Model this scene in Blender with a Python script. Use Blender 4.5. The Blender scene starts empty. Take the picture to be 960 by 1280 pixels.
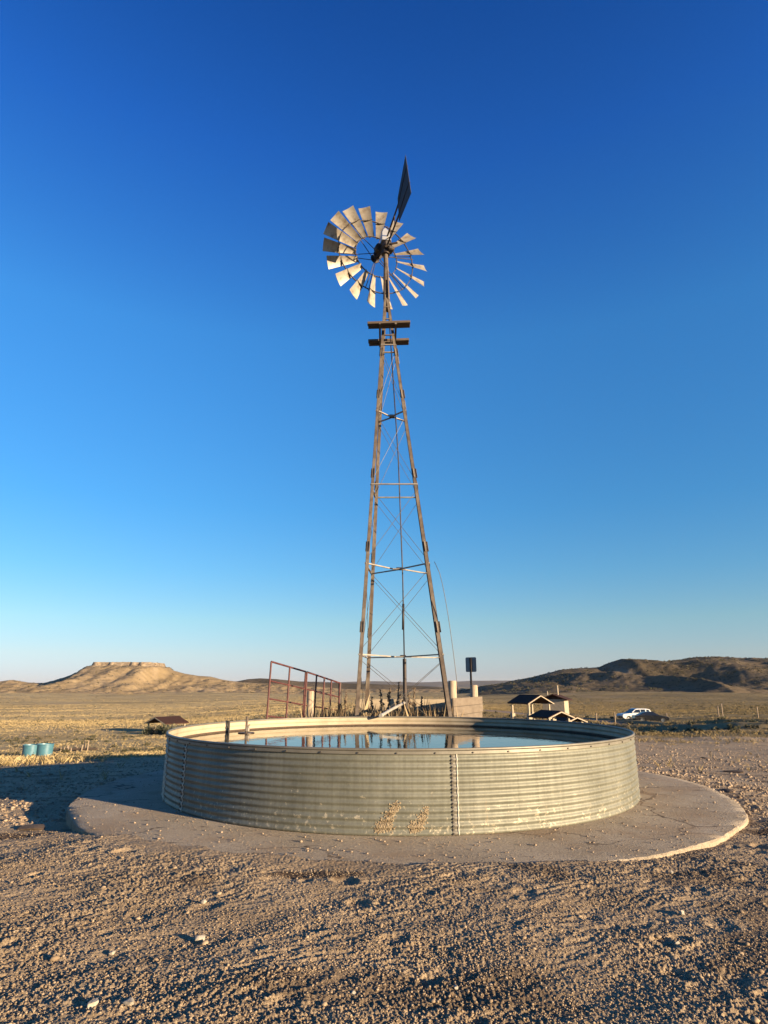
import bpy, math, random
import numpy as np
from mathutils import Vector, Matrix

random.seed(7)
rng = np.random.default_rng(11)
SC = bpy.context.scene
COL = SC.collection
PI = math.pi
R = math.radians

# ------------------------------------------------------------------ camera model
F_PX = 780.0            # focal length in pixels of the 960 px wide photograph
PITCH = R(15.5)
EYE = 1.6
SUN_EL = R(8.9)
SUN_H = Vector((0.82, -0.57, 0)).normalized()     # towards the sun, on the ground
SUN_DIR = Vector((SUN_H.x*math.cos(SUN_EL), SUN_H.y*math.cos(SUN_EL), math.sin(SUN_EL)))


def at(px, py, y):
    """world point on the sight line of a photo pixel, at ground distance y"""
    X = (px-480)/F_PX
    Y = (640-py)/F_PX
    d = (X, math.cos(PITCH)-Y*math.sin(PITCH), math.sin(PITCH)+Y*math.cos(PITCH))
    k = y/d[1]
    return Vector((d[0]*k, y, EYE+d[2]*k))


def px_az(px):          # x/y slope of a pixel column near the horizon
    return (px-480)/809.6


# ------------------------------------------------------------------ object helpers
def tag(o, label=None, cat=None, group=None, kind=None):
    if label: o['label'] = label
    if cat: o['category'] = cat
    if group: o['group'] = group
    if kind: o['kind'] = kind
    return o


def thing(name, label, cat, loc=(0, 0, 0), rz=0.0, group=None):
    o = bpy.data.objects.new(name, None)
    COL.objects.link(o)
    o.location = loc
    o.rotation_euler = (0, 0, rz)
    o.empty_display_size = 0.2
    return tag(o, label, cat, group)


class MB:
    def __init__(s):
        s.v = []
        s.f = []

    def add(s, vs, fs, M=None):
        b = len(s.v)
        for p in vs:
            s.v.append(tuple(M @ Vector(p)) if M is not None else tuple(p))
        for f in fs:
            s.f.append([b+i for i in f])
        return s

    def box(s, c, size, M=None, bev=0.0):
        hx, hy, hz = [q/2 for q in size]
        cx, cy, cz = c
        b = min(bev, hx*.45, hy*.45, hz*.45)
        if b <= 0:
            vs = [(cx+sx*hx, cy+sy*hy, cz+sz*hz) for sx in (-1, 1) for sy in (-1, 1) for sz in (-1, 1)]
            fs = [(0, 1, 3, 2), (4, 6, 7, 5), (0, 4, 5, 1), (2, 3, 7, 6), (0, 2, 6, 4), (1, 5, 7, 3)]
            return s.add(vs, fs, M)
        vs = []
        idx = {}
        for sx in (-1, 1):
            for sy in (-1, 1):
                for sz in (-1, 1):
                    for ax in range(3):
                        h = [hx-b, hy-b, hz-b]
                        h[ax] += b
                        idx[(sx, sy, sz, ax)] = len(vs)
                        vs.append((cx+sx*h[0], cy+sy*h[1], cz+sz*h[2]))
        fs = []
        for ax in range(3):
            o1, o2 = (ax+1) % 3, (ax+2) % 3
            for sg in (-1, 1):
                q = []
                for a, c2 in ((-1, -1), (1, -1), (1, 1), (-1, 1)):
                    k = [0, 0, 0]
                    k[ax] = sg; k[o1] = a; k[o2] = c2
                    q.append(idx[(k[0], k[1], k[2], ax)])
                fs.append(q if sg > 0 else q[::-1])
        for ax in range(3):
            o1, o2 = (ax+1) % 3, (ax+2) % 3
            for a in (-1, 1):
                for c2 in (-1, 1):
                    k0 = [0, 0, 0]; k1 = [0, 0, 0]
                    k0[ax] = -1; k1[ax] = 1
                    k0[o1] = k1[o1] = a; k0[o2] = k1[o2] = c2
                    q = [idx[(*k0, o1)], idx[(*k1, o1)], idx[(*k1, o2)], idx[(*k0, o2)]]
                    fs.append(q if a*c2 < 0 else q[::-1])
        for sx in (-1, 1):
            for sy in (-1, 1):
                for sz in (-1, 1):
                    q = [idx[(sx, sy, sz, a)] for a in range(3)]
                    fs.append(q if sx*sy*sz > 0 else q[::-1])
        return s.add(vs, fs, M)

    def tube(s, pts, r, n=8, cap=True, M=None, closed=False):
        pts = [Vector(p) for p in pts]
        m = len(pts)
        rr = r if hasattr(r, '__len__') else [r]*m
        base = len(s.v)
        up = None
        for i, p in enumerate(pts):
            if closed:
                t = (pts[(i+1) % m]-pts[i-1]).normalized()
            else:
                t = (pts[min(i+1, m-1)]-pts[max(i-1, 0)]).normalized()
            if up is None:
                up = Vector((0, 0, 1)) if abs(t.z) < .9 else Vector((1, 0, 0))
            u = t.cross(up)
            if u.length < 1e-6:
                u = t.cross(Vector((0, 1, 0)))
            u.normalize()
            w = u.cross(t).normalized()
            up = w
            for k in range(n):
                a = 2*PI*(k+.5)/n
                q = p+u*(math.cos(a)*rr[i])+w*(math.sin(a)*rr[i])
                s.v.append(tuple(M @ q) if M is not None else tuple(q))
        rings = m if closed else m-1
        for i in range(rings):
            for k in range(n):
                a = base+i*n+k
                b2 = base+i*n+(k+1) % n
                c = base+((i+1) % m)*n+(k+1) % n
                d = base+((i+1) % m)*n+k
                s.f.append([a, d, c, b2])
        if cap and not closed:
            s.f.append([base+k for k in range(n)])
            s.f.append([base+(m-1)*n+k for k in range(n)][::-1])
        return s

    def bar(s, a, b, w, h, roll=0.0, bev=0.0):
        """square bar from a to b"""
        a, b = Vector(a), Vector(b)
        t = (b-a)
        L = t.length
        q = t.to_track_quat('Z', 'Y').to_matrix().to_4x4()
        M = Matrix.Translation((a+b)/2) @ q @ Matrix.Rotation(roll, 4, 'Z')
        return s.box((0, 0, 0), (w, h, L), M, bev)

    def angle(s, a, b, w, t, roll=0.0):
        """steel angle iron from a to b"""
        a, b = Vector(a), Vector(b)
        d = b-a
        L = d.length
        q = d.to_track_quat('Z', 'Y').to_matrix().to_4x4()
        M = Matrix.Translation(a) @ q @ Matrix.Rotation(roll, 4, 'Z')
        prof = [(0, 0), (w, 0), (w, t), (t, t), (t, w), (0, w)]
        vs = [(x, y, 0) for x, y in prof]+[(x, y, L) for x, y in prof]
        fs = [[i, (i+1) % 6, 6+(i+1) % 6, 6+i] for i in range(6)]+[[5, 4, 3, 2, 1, 0], [6, 7, 8, 9, 10, 11]]
        return s.add(vs, fs, M)

    def prism(s, outline, depth, M=None):
        """closed 2-D outline in xz, thickness along y"""
        n = len(outline)
        vs = [(x, -depth/2, z) for x, z in outline]+[(x, depth/2, z) for x, z in outline]
        fs = [list(range(n)), list(range(2*n-1, n-1, -1))]
        fs += [[(i+1) % n, i, n+i, n+(i+1) % n] for i in range(n)]
        return s.add(vs, fs, M)

    def lathe(s, prof, n, closed_profile=False, M=None):
        m = len(prof)
        base = len(s.v)
        for k in range(n):
            a = 2*PI*k/n
            c, d = math.cos(a), math.sin(a)
            for r, z in prof:
                q = Vector((r*c, r*d, z))
                s.v.append(tuple(M @ q) if M is not None else tuple(q))
        mm = m if closed_profile else m-1
        for k in range(n):
            k2 = (k+1) % n
            for i in range(mm):
                j = (i+1) % m
                s.f.append([base+k*m+i, base+k2*m+i, base+k2*m+j, base+k*m+j])
        return s

    def build(s, name, mat, parent=None, smooth=False, loc=None, autos=None):
        me = bpy.data.meshes.new(name)
        me.from_pydata(s.v, [], s.f)
        me.materials.append(mat)
        if smooth:
            me.polygons.foreach_set('use_smooth', [True]*len(me.polygons))
            if autos:
                me.set_sharp_from_angle(angle=R(autos))
        me.update()
        o = bpy.data.objects.new(name, me)
        COL.objects.link(o)
        if parent: o.parent = parent
        if loc is not None: o.location = loc
        return o


def mesh_np(name, V, T, mat, smooth=True, parent=None, col=None, mats=None):
    """fast mesh from numpy: V (n,3), T (m,3) or (m,4)"""
    me = bpy.data.meshes.new(name)
    n, k = T.shape
    me.vertices.add(len(V))
    me.vertices.foreach_set('co', np.ascontiguousarray(V, np.float32).ravel())
    me.loops.add(n*k)
    me.loops.foreach_set('vertex_index', np.ascontiguousarray(T, np.int32).ravel())
    me.polygons.add(n)
    me.polygons.foreach_set('loop_start', np.arange(0, n*k, k, dtype=np.int32))
    me.polygons.foreach_set('loop_total', np.full(n, k, np.int32))
    if smooth:
        me.polygons.foreach_set('use_smooth', np.ones(n, bool))
    me.update(calc_edges=True)
    if col is not None:
        a = me.color_attributes.new('mask', 'FLOAT_COLOR', 'POINT')
        a.data.foreach_set('color', np.ascontiguousarray(col, np.float32).ravel())
    me.materials.append(mat)
    o = bpy.data.objects.new(name, me)
    COL.objects.link(o)
    if parent: o.parent = parent
    return o


def copy_tree(o, parent=None):
    c = o.copy()
    COL.objects.link(c)
    c.parent = parent
    for ch in list(o.children):
        copy_tree(ch, c)
    return c


# ------------------------------------------------------------------ noise
_perm = rng.permutation(4096)
_ga = rng.random(4096)*2*PI
_gx, _gy = np.cos(_ga), np.sin(_ga)


def perlin(x, y, seed=0):
    xi = np.floor(x).astype(np.int64); yi = np.floor(y).astype(np.int64)
    xf = x-xi; yf = y-yi
    u = xf*xf*xf*(xf*(xf*6-15)+10); v = yf*yf*yf*(yf*(yf*6-15)+10)

    def g(ix, iy, fx, fy):
        h = _perm[(ix+_perm[(iy+seed*131) & 4095]) & 4095]
        return _gx[h]*fx+_gy[h]*fy
    a = g(xi, yi, xf, yf); b = g(xi+1, yi, xf-1, yf)
    c = g(xi, yi+1, xf, yf-1); d = g(xi+1, yi+1, xf-1, yf-1)
    return (a+(b-a)*u+((c+(d-c)*u)-(a+(b-a)*u))*v)*1.4


def fbm(x, y, oct=4, seed=0, gain=.5):
    t = 0; a = 1.0
    for k in range(oct):
        t = t+a*perlin(x*2**k, y*2**k, seed+k*7)
        a *= gain
    return t


def sstep(a, b, x):
    t = np.clip((x-a)/(b-a), 0, 1)
    return t*t*(3-2*t)


# ------------------------------------------------------------------ materials
def new_mat(name):
    m = bpy.data.materials.new(name)
    m.use_nodes = True
    nt = m.node_tree
    b = nt.nodes['Principled BSDF']
    return m, nt, b


def N(nt, t, **kw):
    n = nt.nodes.new(t)
    for k, v in kw.items():
        if k in n.inputs: n.inputs[k].default_value = v
        else: setattr(n, k, v)
    return n


def ramp(nt, fac, stops):
    r = nt.nodes.new('ShaderNodeValToRGB')
    el = r.color_ramp.elements
    while len(el) < len(stops): el.new(.5)
    for e, (p, c) in zip(el, stops):
        e.position = p
        e.color = (*c, 1) if len(c) == 3 else c
    nt.links.new(fac, r.inputs[0])
    return r.outputs[0]


def mixc(nt, fac, a, b, mode='MIX'):
    m = nt.nodes.new('ShaderNodeMix')
    m.data_type = 'RGBA'
    m.blend_type = mode
    for s, val in ((0, fac), (6, a), (7, b)):
        if hasattr(val, 'is_output'): nt.links.new(val, m.inputs[s])
        elif s == 0: m.inputs[0].default_value = val
        else: m.inputs[s].default_value = (*val, 1)
    return m.outputs[2]


def coords(nt, scale=(1, 1, 1), space='Object'):
    tc = nt.nodes.new('ShaderNodeTexCoord')
    mp = nt.nodes.new('ShaderNodeMapping')
    mp.inputs['Scale'].default_value = scale
    nt.links.new(tc.outputs[space], mp.inputs[0])
    return mp.outputs[0]


def noise(nt, vec, scale, detail=4, rough=.55):
    n = nt.nodes.new('ShaderNodeTexNoise')
    n.inputs['Scale'].default_value = scale
    n.inputs['Detail'].default_value = detail
    n.inputs['Roughness'].default_value = rough
    nt.links.new(vec, n.inputs['Vector'])
    return n.outputs[0]


def bump(nt, b, h, strength, dist):
    bp = nt.nodes.new('ShaderNodeBump')
    bp.inputs['Strength'].default_value = strength
    bp.inputs['Distance'].default_value = dist
    nt.links.new(h, bp.inputs['Height'])
    nt.links.new(bp.outputs[0], b.inputs['Normal'])
    return bp


def simple(name, stops, scale=3, rough=.7, metal=0.0, bstr=.3, bscale=30, bdist=.004, stretch=(1, 1, 1), spec=.5):
    m, nt, b = new_mat(name)
    v = coords(nt, stretch)
    c = ramp(nt, noise(nt, v, scale, 6, .62), sc(stops))
    nt.links.new(c, b.inputs['Base Color'])
    b.inputs['Roughness'].default_value = rough
    b.inputs['Metallic'].default_value = metal
    b.inputs['Specular IOR Level'].default_value = spec
    if bstr > 0:
        bump(nt, b, noise(nt, v, bscale, 4), bstr, bdist)
    return m


ALB = .66
HAZE = 2.2e-5


def sc(stops): return [(p, tuple(q*ALB for q in c)) for p, c in stops]


M = {}
M['rust'] = simple('rusty_angle_iron', [(.3, (.075, .05, .034)), (.48, (.135, .098, .07)), (.62, (.20, .16, .12)), (.75, (.12, .083, .058))], 3.5, .75, .15, .3, 40)
M['galv'] = simple('weathered_galvanised', [(.3, (.20, .17, .14)), (.5, (.34, .29, .23)), (.7, (.42, .37, .30))], 4, .55, .3, .2, 40)
M['blade'] = simple('blade_metal', [(.30, (.13, .075, .04)), (.40, (.27, .225, .17)), (.55, (.38, .34, .28)), (.72, (.30, .27, .22))], 4.5, .5, .15, .15, 25)
_m = M['blade']; _nt = _m.node_tree; _b = _nt.nodes['Principled BSDF']
_oi = _nt.nodes.new('ShaderNodeObjectInfo')
_cb = _nt.nodes.new('ShaderNodeCombineXYZ')
for _k in range(3):
    _mu = _nt.nodes.new('ShaderNodeMath'); _mu.operation = 'MULTIPLY'; _mu.inputs[1].default_value = 17+9*_k
    _nt.links.new(_oi.outputs['Random'], _mu.inputs[0]); _nt.links.new(_mu.outputs[0], _cb.inputs[_k])
_nt.links.new(_cb.outputs[0], [n for n in _nt.nodes if n.bl_idname == 'ShaderNodeMapping'][0].inputs['Location'])
_old = _b.inputs['Base Color'].links[0].from_socket
_nt.links.new(mixc(_nt, 1.0, _old, ramp(_nt, _oi.outputs['Random'], [(0, (.72, .66, .55)), (.35, (.98, .96, .92)), (.7, (1.1, 1.08, 1.02)), (1, (.86, .80, .70))]), 'MULTIPLY'), _b.inputs['Base Color'])
M['hood'] = simple('bright_galvanised', [(.3, (.66, .63, .56)), (.7, (.80, .77, .70))], 5, .38, .6, .1, 25)
M['iron'] = simple('dark_oily_iron', [(.3, (.018, .014, .012)), (.6, (.05, .032, .024)), (.75, (.10, .05, .03))], 6, .55, .3, .3, 30)
M['vane'] = simple('dark_vane_paint', [(.3, (.022, .024, .030)), (.6, (.034, .036, .042)), (.8, (.06, .052, .045))], 3, .75, 0, .1, 25)
M['wire'] = simple('wire_steel', [(.3, (.08, .07, .06)), (.7, (.17, .15, .12))], 8, .55, .4, 0)
M['plank'] = simple('old_plank', [(.3, (.06, .038, .025)), (.55, (.115, .078, .052)), (.75, (.20, .145, .10))], 3, .85, 0, .5, 20, .006, (1, 14, 14))
M['redpipe'] = simple('red_gate_paint', [(.3, (.07, .02, .018)), (.55, (.125, .034, .028)), (.75, (.16, .065, .05))], 9, .6, .1, .1, 30)
M['postwood'] = simple('pale_post_wood', [(.3, (.30, .22, .14)), (.55, (.46, .36, .25)), (.75, (.56, .46, .33))], 3, .85, 0, .5, 18, .006, (9, 9, 1.2))
M['board'] = simple('weathered_board', [(.3, (.15, .115, .078)), (.5, (.20, .155, .11)), (.75, (.25, .20, .145))], 2.2, .9, 0, .35, 9, .006, (1, 1, 3))
M['wallboard'] = simple('pale_wall_boards', [(.3, (.30, .235, .155)), (.5, (.42, .335, .225)), (.75, (.50, .41, .285))], 2.5, .9, 0, .4, 12, .006, (1, 1, 4))
M['signback'] = simple('sign_back', [(.3, (.20, .21, .23)), (.7, (.27, .28, .30))], 4, .45, .7, 0)
M['whitepipe'] = simple('white_pipe', [(.3, (.34, .31, .26)), (.6, (.46, .43, .37))], 6, .45, 0, .1, 20)
M['roofbrown'] = simple('brown_roof', [(.3, (.042, .020, .015)), (.6, (.066, .031, .023)), (.8, (.085, .046, .034))], 3, .9, 0, .2, 8, spec=.15)
M['cream'] = simple('cream_masonry', [(.3, (.36, .29, .20)), (.6, (.48, .40, .29)), (.8, (.53, .46, .35))], 3, .85, 0, .2, 10)
M['darkdoor'] = simple('brown_door', [(.3, (.05, .035, .025)), (.7, (.08, .055, .04))], 3, .6, 0, 0)
M['tubblue'] = simple('blue_plastic', [(.3, (.05, .155, .205)), (.5, (.07, .20, .26)), (.78, (.09, .20, .245))], 3.5, .45, 0, .2, 12)
M['tire'] = simple('tyre_rubber', [(.3, (.012, .012, .012)), (.7, (.025, .025, .024))], 6, .8, 0, 0)
M['rim'] = simple('wheel_rim', [(.3, (.45, .45, .45)), (.7, (.55, .55, .54))], 6, .3, .8, 0)
M['whitecar'] = simple('white_car_paint', [(.3, (.68, .67, .64)), (.7, (.74, .73, .70))], 2, .25, 0, 0)
M['blackcar'] = simple('black_car_paint', [(.3, (.010, .011, .014)), (.7, (.018, .019, .022))], 2, .2, 0, 0)
M['carglass'] = simple('car_glass', [(.3, (.012, .014, .018)), (.7, (.02, .022, .026))], 2, .06, 0, 0)
M['lamp'] = simple('headlight_lens', [(.3, (.75, .75, .75)), (.7, (.85, .85, .85))], 2, .1, 0, 0)
M['fencepost'] = simple('fence_post_wood', [(.3, (.24, .17, .11)), (.6, (.38, .29, .20)), (.8, (.46, .37, .27))], 3, .9, 0, .3, 18, .005, (9, 9, 1))
M['stalk'] = simple('dead_weed_stalk', [(.3, (.10, .065, .035)), (.5, (.19, .13, .075)), (.75, (.30, .22, .12))], 8, .9, 0, 0)
M['stalkdark'] = simple('brown_seed_head', [(.3, (.11, .068, .038)), (.6, (.20, .135, .08))], 8, .9, 0, 0)
M['bush'] = simple('sage_leaf', [(.3, (.055, .065, .032)), (.5, (.095, .10, .05)), (.75, (.16, .15, .085))], .7, .85, 0, 0)
M['rocky'] = simple('pale_limestone', [(.3, (.34, .285, .205)), (.6, (.50, .44, .345)), (.8, (.58, .52, .43))], 26, .85, 0, .4, 60, .004)
M['dung'] = simple('dried_dung', [(.3, (.055, .035, .022)), (.6, (.10, .065, .04)), (.8, (.15, .10, .06))], 30, .95, 0, .6, 60, .006)
M['seal'] = simple('black_strap', [(.3, (.02, .018, .016)), (.7, (.04, .035, .03))], 8, .7, 0, 0)
M['mud'] = simple('dried_mud', [(.3, (.15, .10, .055)), (.46, (.30, .23, .14)), (.7, (.39, .31, .20))], 30, .95, 0, .7, 70, .006)
M['bolt'] = simple('bolt_head', [(.3, (.06, .05, .045)), (.7, (.14, .12, .10))], 30, .6, .4, 0)


def olive(nt, P):
    """greener, darker forage east of the windmill, golden grass west of it"""
    sx = nt.nodes.new('ShaderNodeSeparateXYZ'); nt.links.new(P, sx.inputs[0])
    ln = nt.nodes.new('ShaderNodeVectorMath'); ln.operation = 'LENGTH'; nt.links.new(P, ln.inputs[0])
    dv = nt.nodes.new('ShaderNodeMath'); dv.operation = 'DIVIDE'
    nt.links.new(sx.outputs[0], dv.inputs[0]); nt.links.new(ln.outputs['Value'], dv.inputs[1])
    ad = nt.nodes.new('ShaderNodeMath'); ad.operation = 'MULTIPLY_ADD'
    nt.links.new(noise(nt, P, .012, 4), ad.inputs[0]); ad.inputs[1].default_value = .5
    nt.links.new(dv.outputs[0], ad.inputs[2])
    return ramp(nt, ad.outputs[0], [(.22, (1, 1, 1)), (.45, (.58, .57, .54))])


def dry_grass_mat(name, stops):
    m, nt, b = new_mat(name)
    g = nt.nodes.new('ShaderNodeNewGeometry')
    n1 = noise(nt, g.outputs['Position'], .35, 4)
    rnd = nt.nodes.new('ShaderNodeMath'); rnd.operation = 'MULTIPLY_ADD'
    nt.links.new(g.outputs['Random Per Island'], rnd.inputs[0])
    rnd.inputs[1].default_value = .5
    mpp = nt.nodes.new('ShaderNodeMapping'); mpp.inputs['Scale'].default_value = (.022, .07, .07)
    nt.links.new(g.outputs['Position'], mpp.inputs[0])
    n2 = noise(nt, mpp.outputs[0], 1, 4)
    av = nt.nodes.new('ShaderNodeMath'); av.operation = 'MULTIPLY_ADD'; av.inputs[1].default_value = .8
    nt.links.new(n2, av.inputs[0]); nt.links.new(n1, av.inputs[2])
    n1 = av.outputs[0]
    half = nt.nodes.new('ShaderNodeMath'); half.operation = 'MULTIPLY'
    nt.links.new(n1, half.inputs[0]); half.inputs[1].default_value = .36
    nt.links.new(half.outputs[0], rnd.inputs[2])
    col_ = ramp(nt, rnd.outputs[0], sc(stops))
    if name == 'dry_grass_blades':
        col_ = mixc(nt, 1.0, col_, olive(nt, g.outputs['Position']), 'MULTIPLY')
    nt.links.new(col_, b.inputs['Base Color'])
    b.inputs['Roughness'].default_value = .85
    b.inputs['Specular IOR Level'].default_value = .2
    return m


M['grass'] = dry_grass_mat('dry_grass_blades', [(.2, (.20, .155, .07)), (.4, (.39, .285, .13)), (.6, (.52, .39, .19)), (.8, (.58, .455, .245))])
M['weed'] = dry_grass_mat('dry_weed_blades', [(.2, (.07, .048, .026)), (.45, (.16, .11, .06)), (.65, (.30, .22, .125)), (.85, (.42, .33, .20))])
M['sage'] = dry_grass_mat('sage_scrub', [(.2, (.045, .048, .024)), (.5, (.085, .08, .042)), (.8, (.14, .12, .065))])
M['stones'] = dry_grass_mat('gravel_stones', [(.18, (.20, .14, .09)), (.4, (.31, .225, .14)), (.66, (.42, .31, .195)), (.84, (.47, .36, .24)), (.93, (.56, .47, .35))])


M['clods'] = dry_grass_mat('soil_clods', [(.18, (.16, .11, .07)), (.4, (.30, .215, .14)), (.66, (.41, .305, .205)), (.85, (.46, .355, .25))])


def ground_mat():
    m, nt, b = new_mat('dirt_and_dry_grass')
    g = nt.nodes.new('ShaderNodeNewGeometry')
    P = g.outputs['Position']
    at_ = nt.nodes.new('ShaderNodeVertexColor'); at_.layer_name = 'mask'
    sep = nt.nodes.new('ShaderNodeSeparateColor')
    nt.links.new(at_.outputs[0], sep.inputs[0])
    # bare gravelly soil
    d1 = ramp(nt, noise(nt, P, .9, 6, .6), sc([(.3, (.37, .27, .165)), (.5, (.49, .365, .228)), (.7, (.55, .42, .27))]))
    d2 = ramp(nt, noise(nt, P, 38, 5, .7), [(.3, (.45, .42, .38)), (.5, (.95, .95, .95)), (.68, (1.35, 1.32, 1.28))])
    soil = mixc(nt, .85, d1, d2, 'MULTIPLY')
    # grassland, streaked
    mp = nt.nodes.new('ShaderNodeMapping'); mp.inputs['Scale'].default_value = (.35, 1, 1)
    nt.links.new(P, mp.inputs[0])
    g1 = ramp(nt, noise(nt, mp.outputs[0], .05, 7, .66), sc([(.28, (.28, .21, .095)), (.42, (.45, .335, .155)), (.55, (.58, .435, .21)), (.72, (.64, .50, .26))]))
    g2 = ramp(nt, noise(nt, mp.outputs[0], 1.1, 6, .7), [(.3, (.50, .50, .46)), (.48, (.95, .95, .95)), (.7, (1.25, 1.22, 1.15))])
    grass = mixc(nt, .8, g1, g2, 'MULTIPLY')
    grass = mixc(nt, 1.0, grass, olive(nt, P), 'MULTIPLY')
    c = mixc(nt, sep.outputs[0], soil, grass)
    road = ramp(nt, noise(nt, P, 1.5, 5), sc([(.3, (.27, .20, .16)), (.7, (.36, .275, .22))]))
    c = mixc(nt, sep.outputs[1], c, road)
    dark = ramp(nt, noise(nt, P, 9, 4), [(.3, (.05, .034, .022)), (.7, (.12, .08, .05))])
    c = mixc(nt, sep.outputs[2], c, dark)
    nt.links.new(c, b.inputs['Base Color'])
    b.inputs['Roughness'].default_value = .95
    b.inputs['Specular IOR Level'].default_value = .15
    b1 = bump(nt, b, noise(nt, P, 85, 6, .75), 1.0, .012)
    b2 = nt.nodes.new('ShaderNodeBump')
    b2.inputs['Strength'].default_value = 1.0; b2.inputs['Distance'].default_value = .35
    far = nt.nodes.new('ShaderNodeVectorMath'); far.operation = 'LENGTH'
    nt.links.new(P, far.inputs[0])
    mr = nt.nodes.new('ShaderNodeMapRange')
    nt.links.new(far.outputs['Value'], mr.inputs[0])
    mr.inputs[1].default_value = 12; mr.inputs[2].default_value = 90; mr.inputs[3].default_value = 0; mr.inputs[4].default_value = 1
    nt.links.new(mr.outputs[0], b2.inputs['Strength'])
    nt.links.new(noise(nt, P, 2.2, 6, .75), b2.inputs['Height'])
    nt.links.new(b1.outputs[0], b2.inputs['Normal'])
    nt.links.new(b2.outputs[0], b.inputs['Normal'])
    return m


M['ground'] = ground_mat()


def hill_mat(name, lo, mid, hi, shrub):
    m, nt, b = new_mat(name)
    g = nt.nodes.new('ShaderNodeNewGeometry')
    P = g.outputs['Position']
    at_ = nt.nodes.new('ShaderNodeVertexColor'); at_.layer_name = 'mask'
    sep = nt.nodes.new('ShaderNodeSeparateColor')
    nt.links.new(at_.outputs[0], sep.inputs[0])
    c = ramp(nt, noise(nt, P, .02, 7, .65), sc([(.3, lo), (.5, mid), (.7, hi)]))
    s = ramp(nt, noise(nt, P, .22, 5, .7), [(.38, (1, 1, 1)), (.50, (0, 0, 0))])
    c = mixc(nt, s, c, shrub)
    rock = ramp(nt, noise(nt, P, .35, 6, .7), sc([(.34, (.16, .11, .065)), (.48, (.42, .32, .21)), (.7, (.52, .42, .29))]))
    c = mixc(nt, sep.outputs[0], c, rock)
    nt.links.new(c, b.inputs['Base Color'])
    b.inputs['Roughness'].default_value = .95
    b.inputs['Specular IOR Level'].default_value = .1
    bump(nt, b, noise(nt, P, .5, 6, .7), .8, .8)
    return m


M['mesa'] = hill_mat('mesa_slopes', (.26, .19, .10), (.36, .265, .15), (.42, .32, .195), (.19, .14, .075))
M['hills'] = hill_mat('scrubby_hills', (.10, .077, .042), (.17, .125, .072), (.24, .18, .11), (.055, .045, .027))
M['ridge'] = hill_mat('far_ridge', (.16, .12, .08), (.22, .17, .11), (.27, .21, .14), (.14, .11, .07))


def tank_mat():
    m, nt, b = new_mat('corrugated_galvanised')
    v = coords(nt)
    base = ramp(nt, noise(nt, v, 1.3, 6, .6), sc([(.3, (.18, .181, .142)), (.5, (.23, .23, .182)), (.7, (.285, .282, .226))]))
    vs = coords(nt, (26, 26, 1.2))
    st = ramp(nt, noise(nt, vs, 1, 5, .6), [(.35, (.78, .77, .74)), (.6, (1.06, 1.05, 1.03))])
    c = mixc(nt, .8, base, st, 'MULTIPLY')
    # dried splashes of lime and dirt: more of them low on the sheet
    sx = nt.nodes.new('ShaderNodeSeparateXYZ')
    nt.links.new(v, sx.inputs[0])
    low = nt.nodes.new('ShaderNodeMapRange')
    nt.links.new(sx.outputs[2], low.inputs[0])
    low.inputs[1].default_value = 0; low.inputs[2].default_value = .9
    low.inputs[3].default_value = .16; low.inputs[4].default_value = -.02
    ad = nt.nodes.new('ShaderNodeMath'); ad.operation = 'ADD'
    nt.links.new(noise(nt, v, 14, 6, .72), ad.inputs[0]); nt.links.new(low.outputs[0], ad.inputs[1])
    sp = ramp(nt, ad.outputs[0], [(.70, (0, 0, 0)), (.77, (.85, .85, .85))])
    c = mixc(nt, sp, c, (.40, .35, .25))
    rs = ramp(nt, noise(nt, coords(nt, (7, 7, 1.5)), 1.4, 6, .7), [(.64, (0, 0, 0)), (.76, (.6, .6, .6))])
    c = mixc(nt, rs, c, (.24, .17, .10))
    nt.links.new(c, b.inputs['Base Color'])
    b.inputs['Metallic'].default_value = .4
    rr = ramp(nt, noise(nt, v, 3, 4), [(.3, (.55, .55, .55)), (.7, (.7, .7, .7))])
    nt.links.new(rr, b.inputs['Roughness'])
    bump(nt, b, noise(nt, v, 3.5, 4), .25, .02)
    return m


M['tank'] = tank_mat()


def inside_mat():
    m, nt, b = new_mat('tank_inside_scale')
    v = coords(nt)
    c = ramp(nt, noise(nt, v, 2, 6, .65), sc([(.3, (.33, .26, .165)), (.5, (.46, .375, .25)), (.7, (.52, .435, .30))]))
    nt.links.new(c, b.inputs['Base Color'])
    b.inputs['Roughness'].default_value = .7
    return m


M['inside'] = inside_mat()


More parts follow.
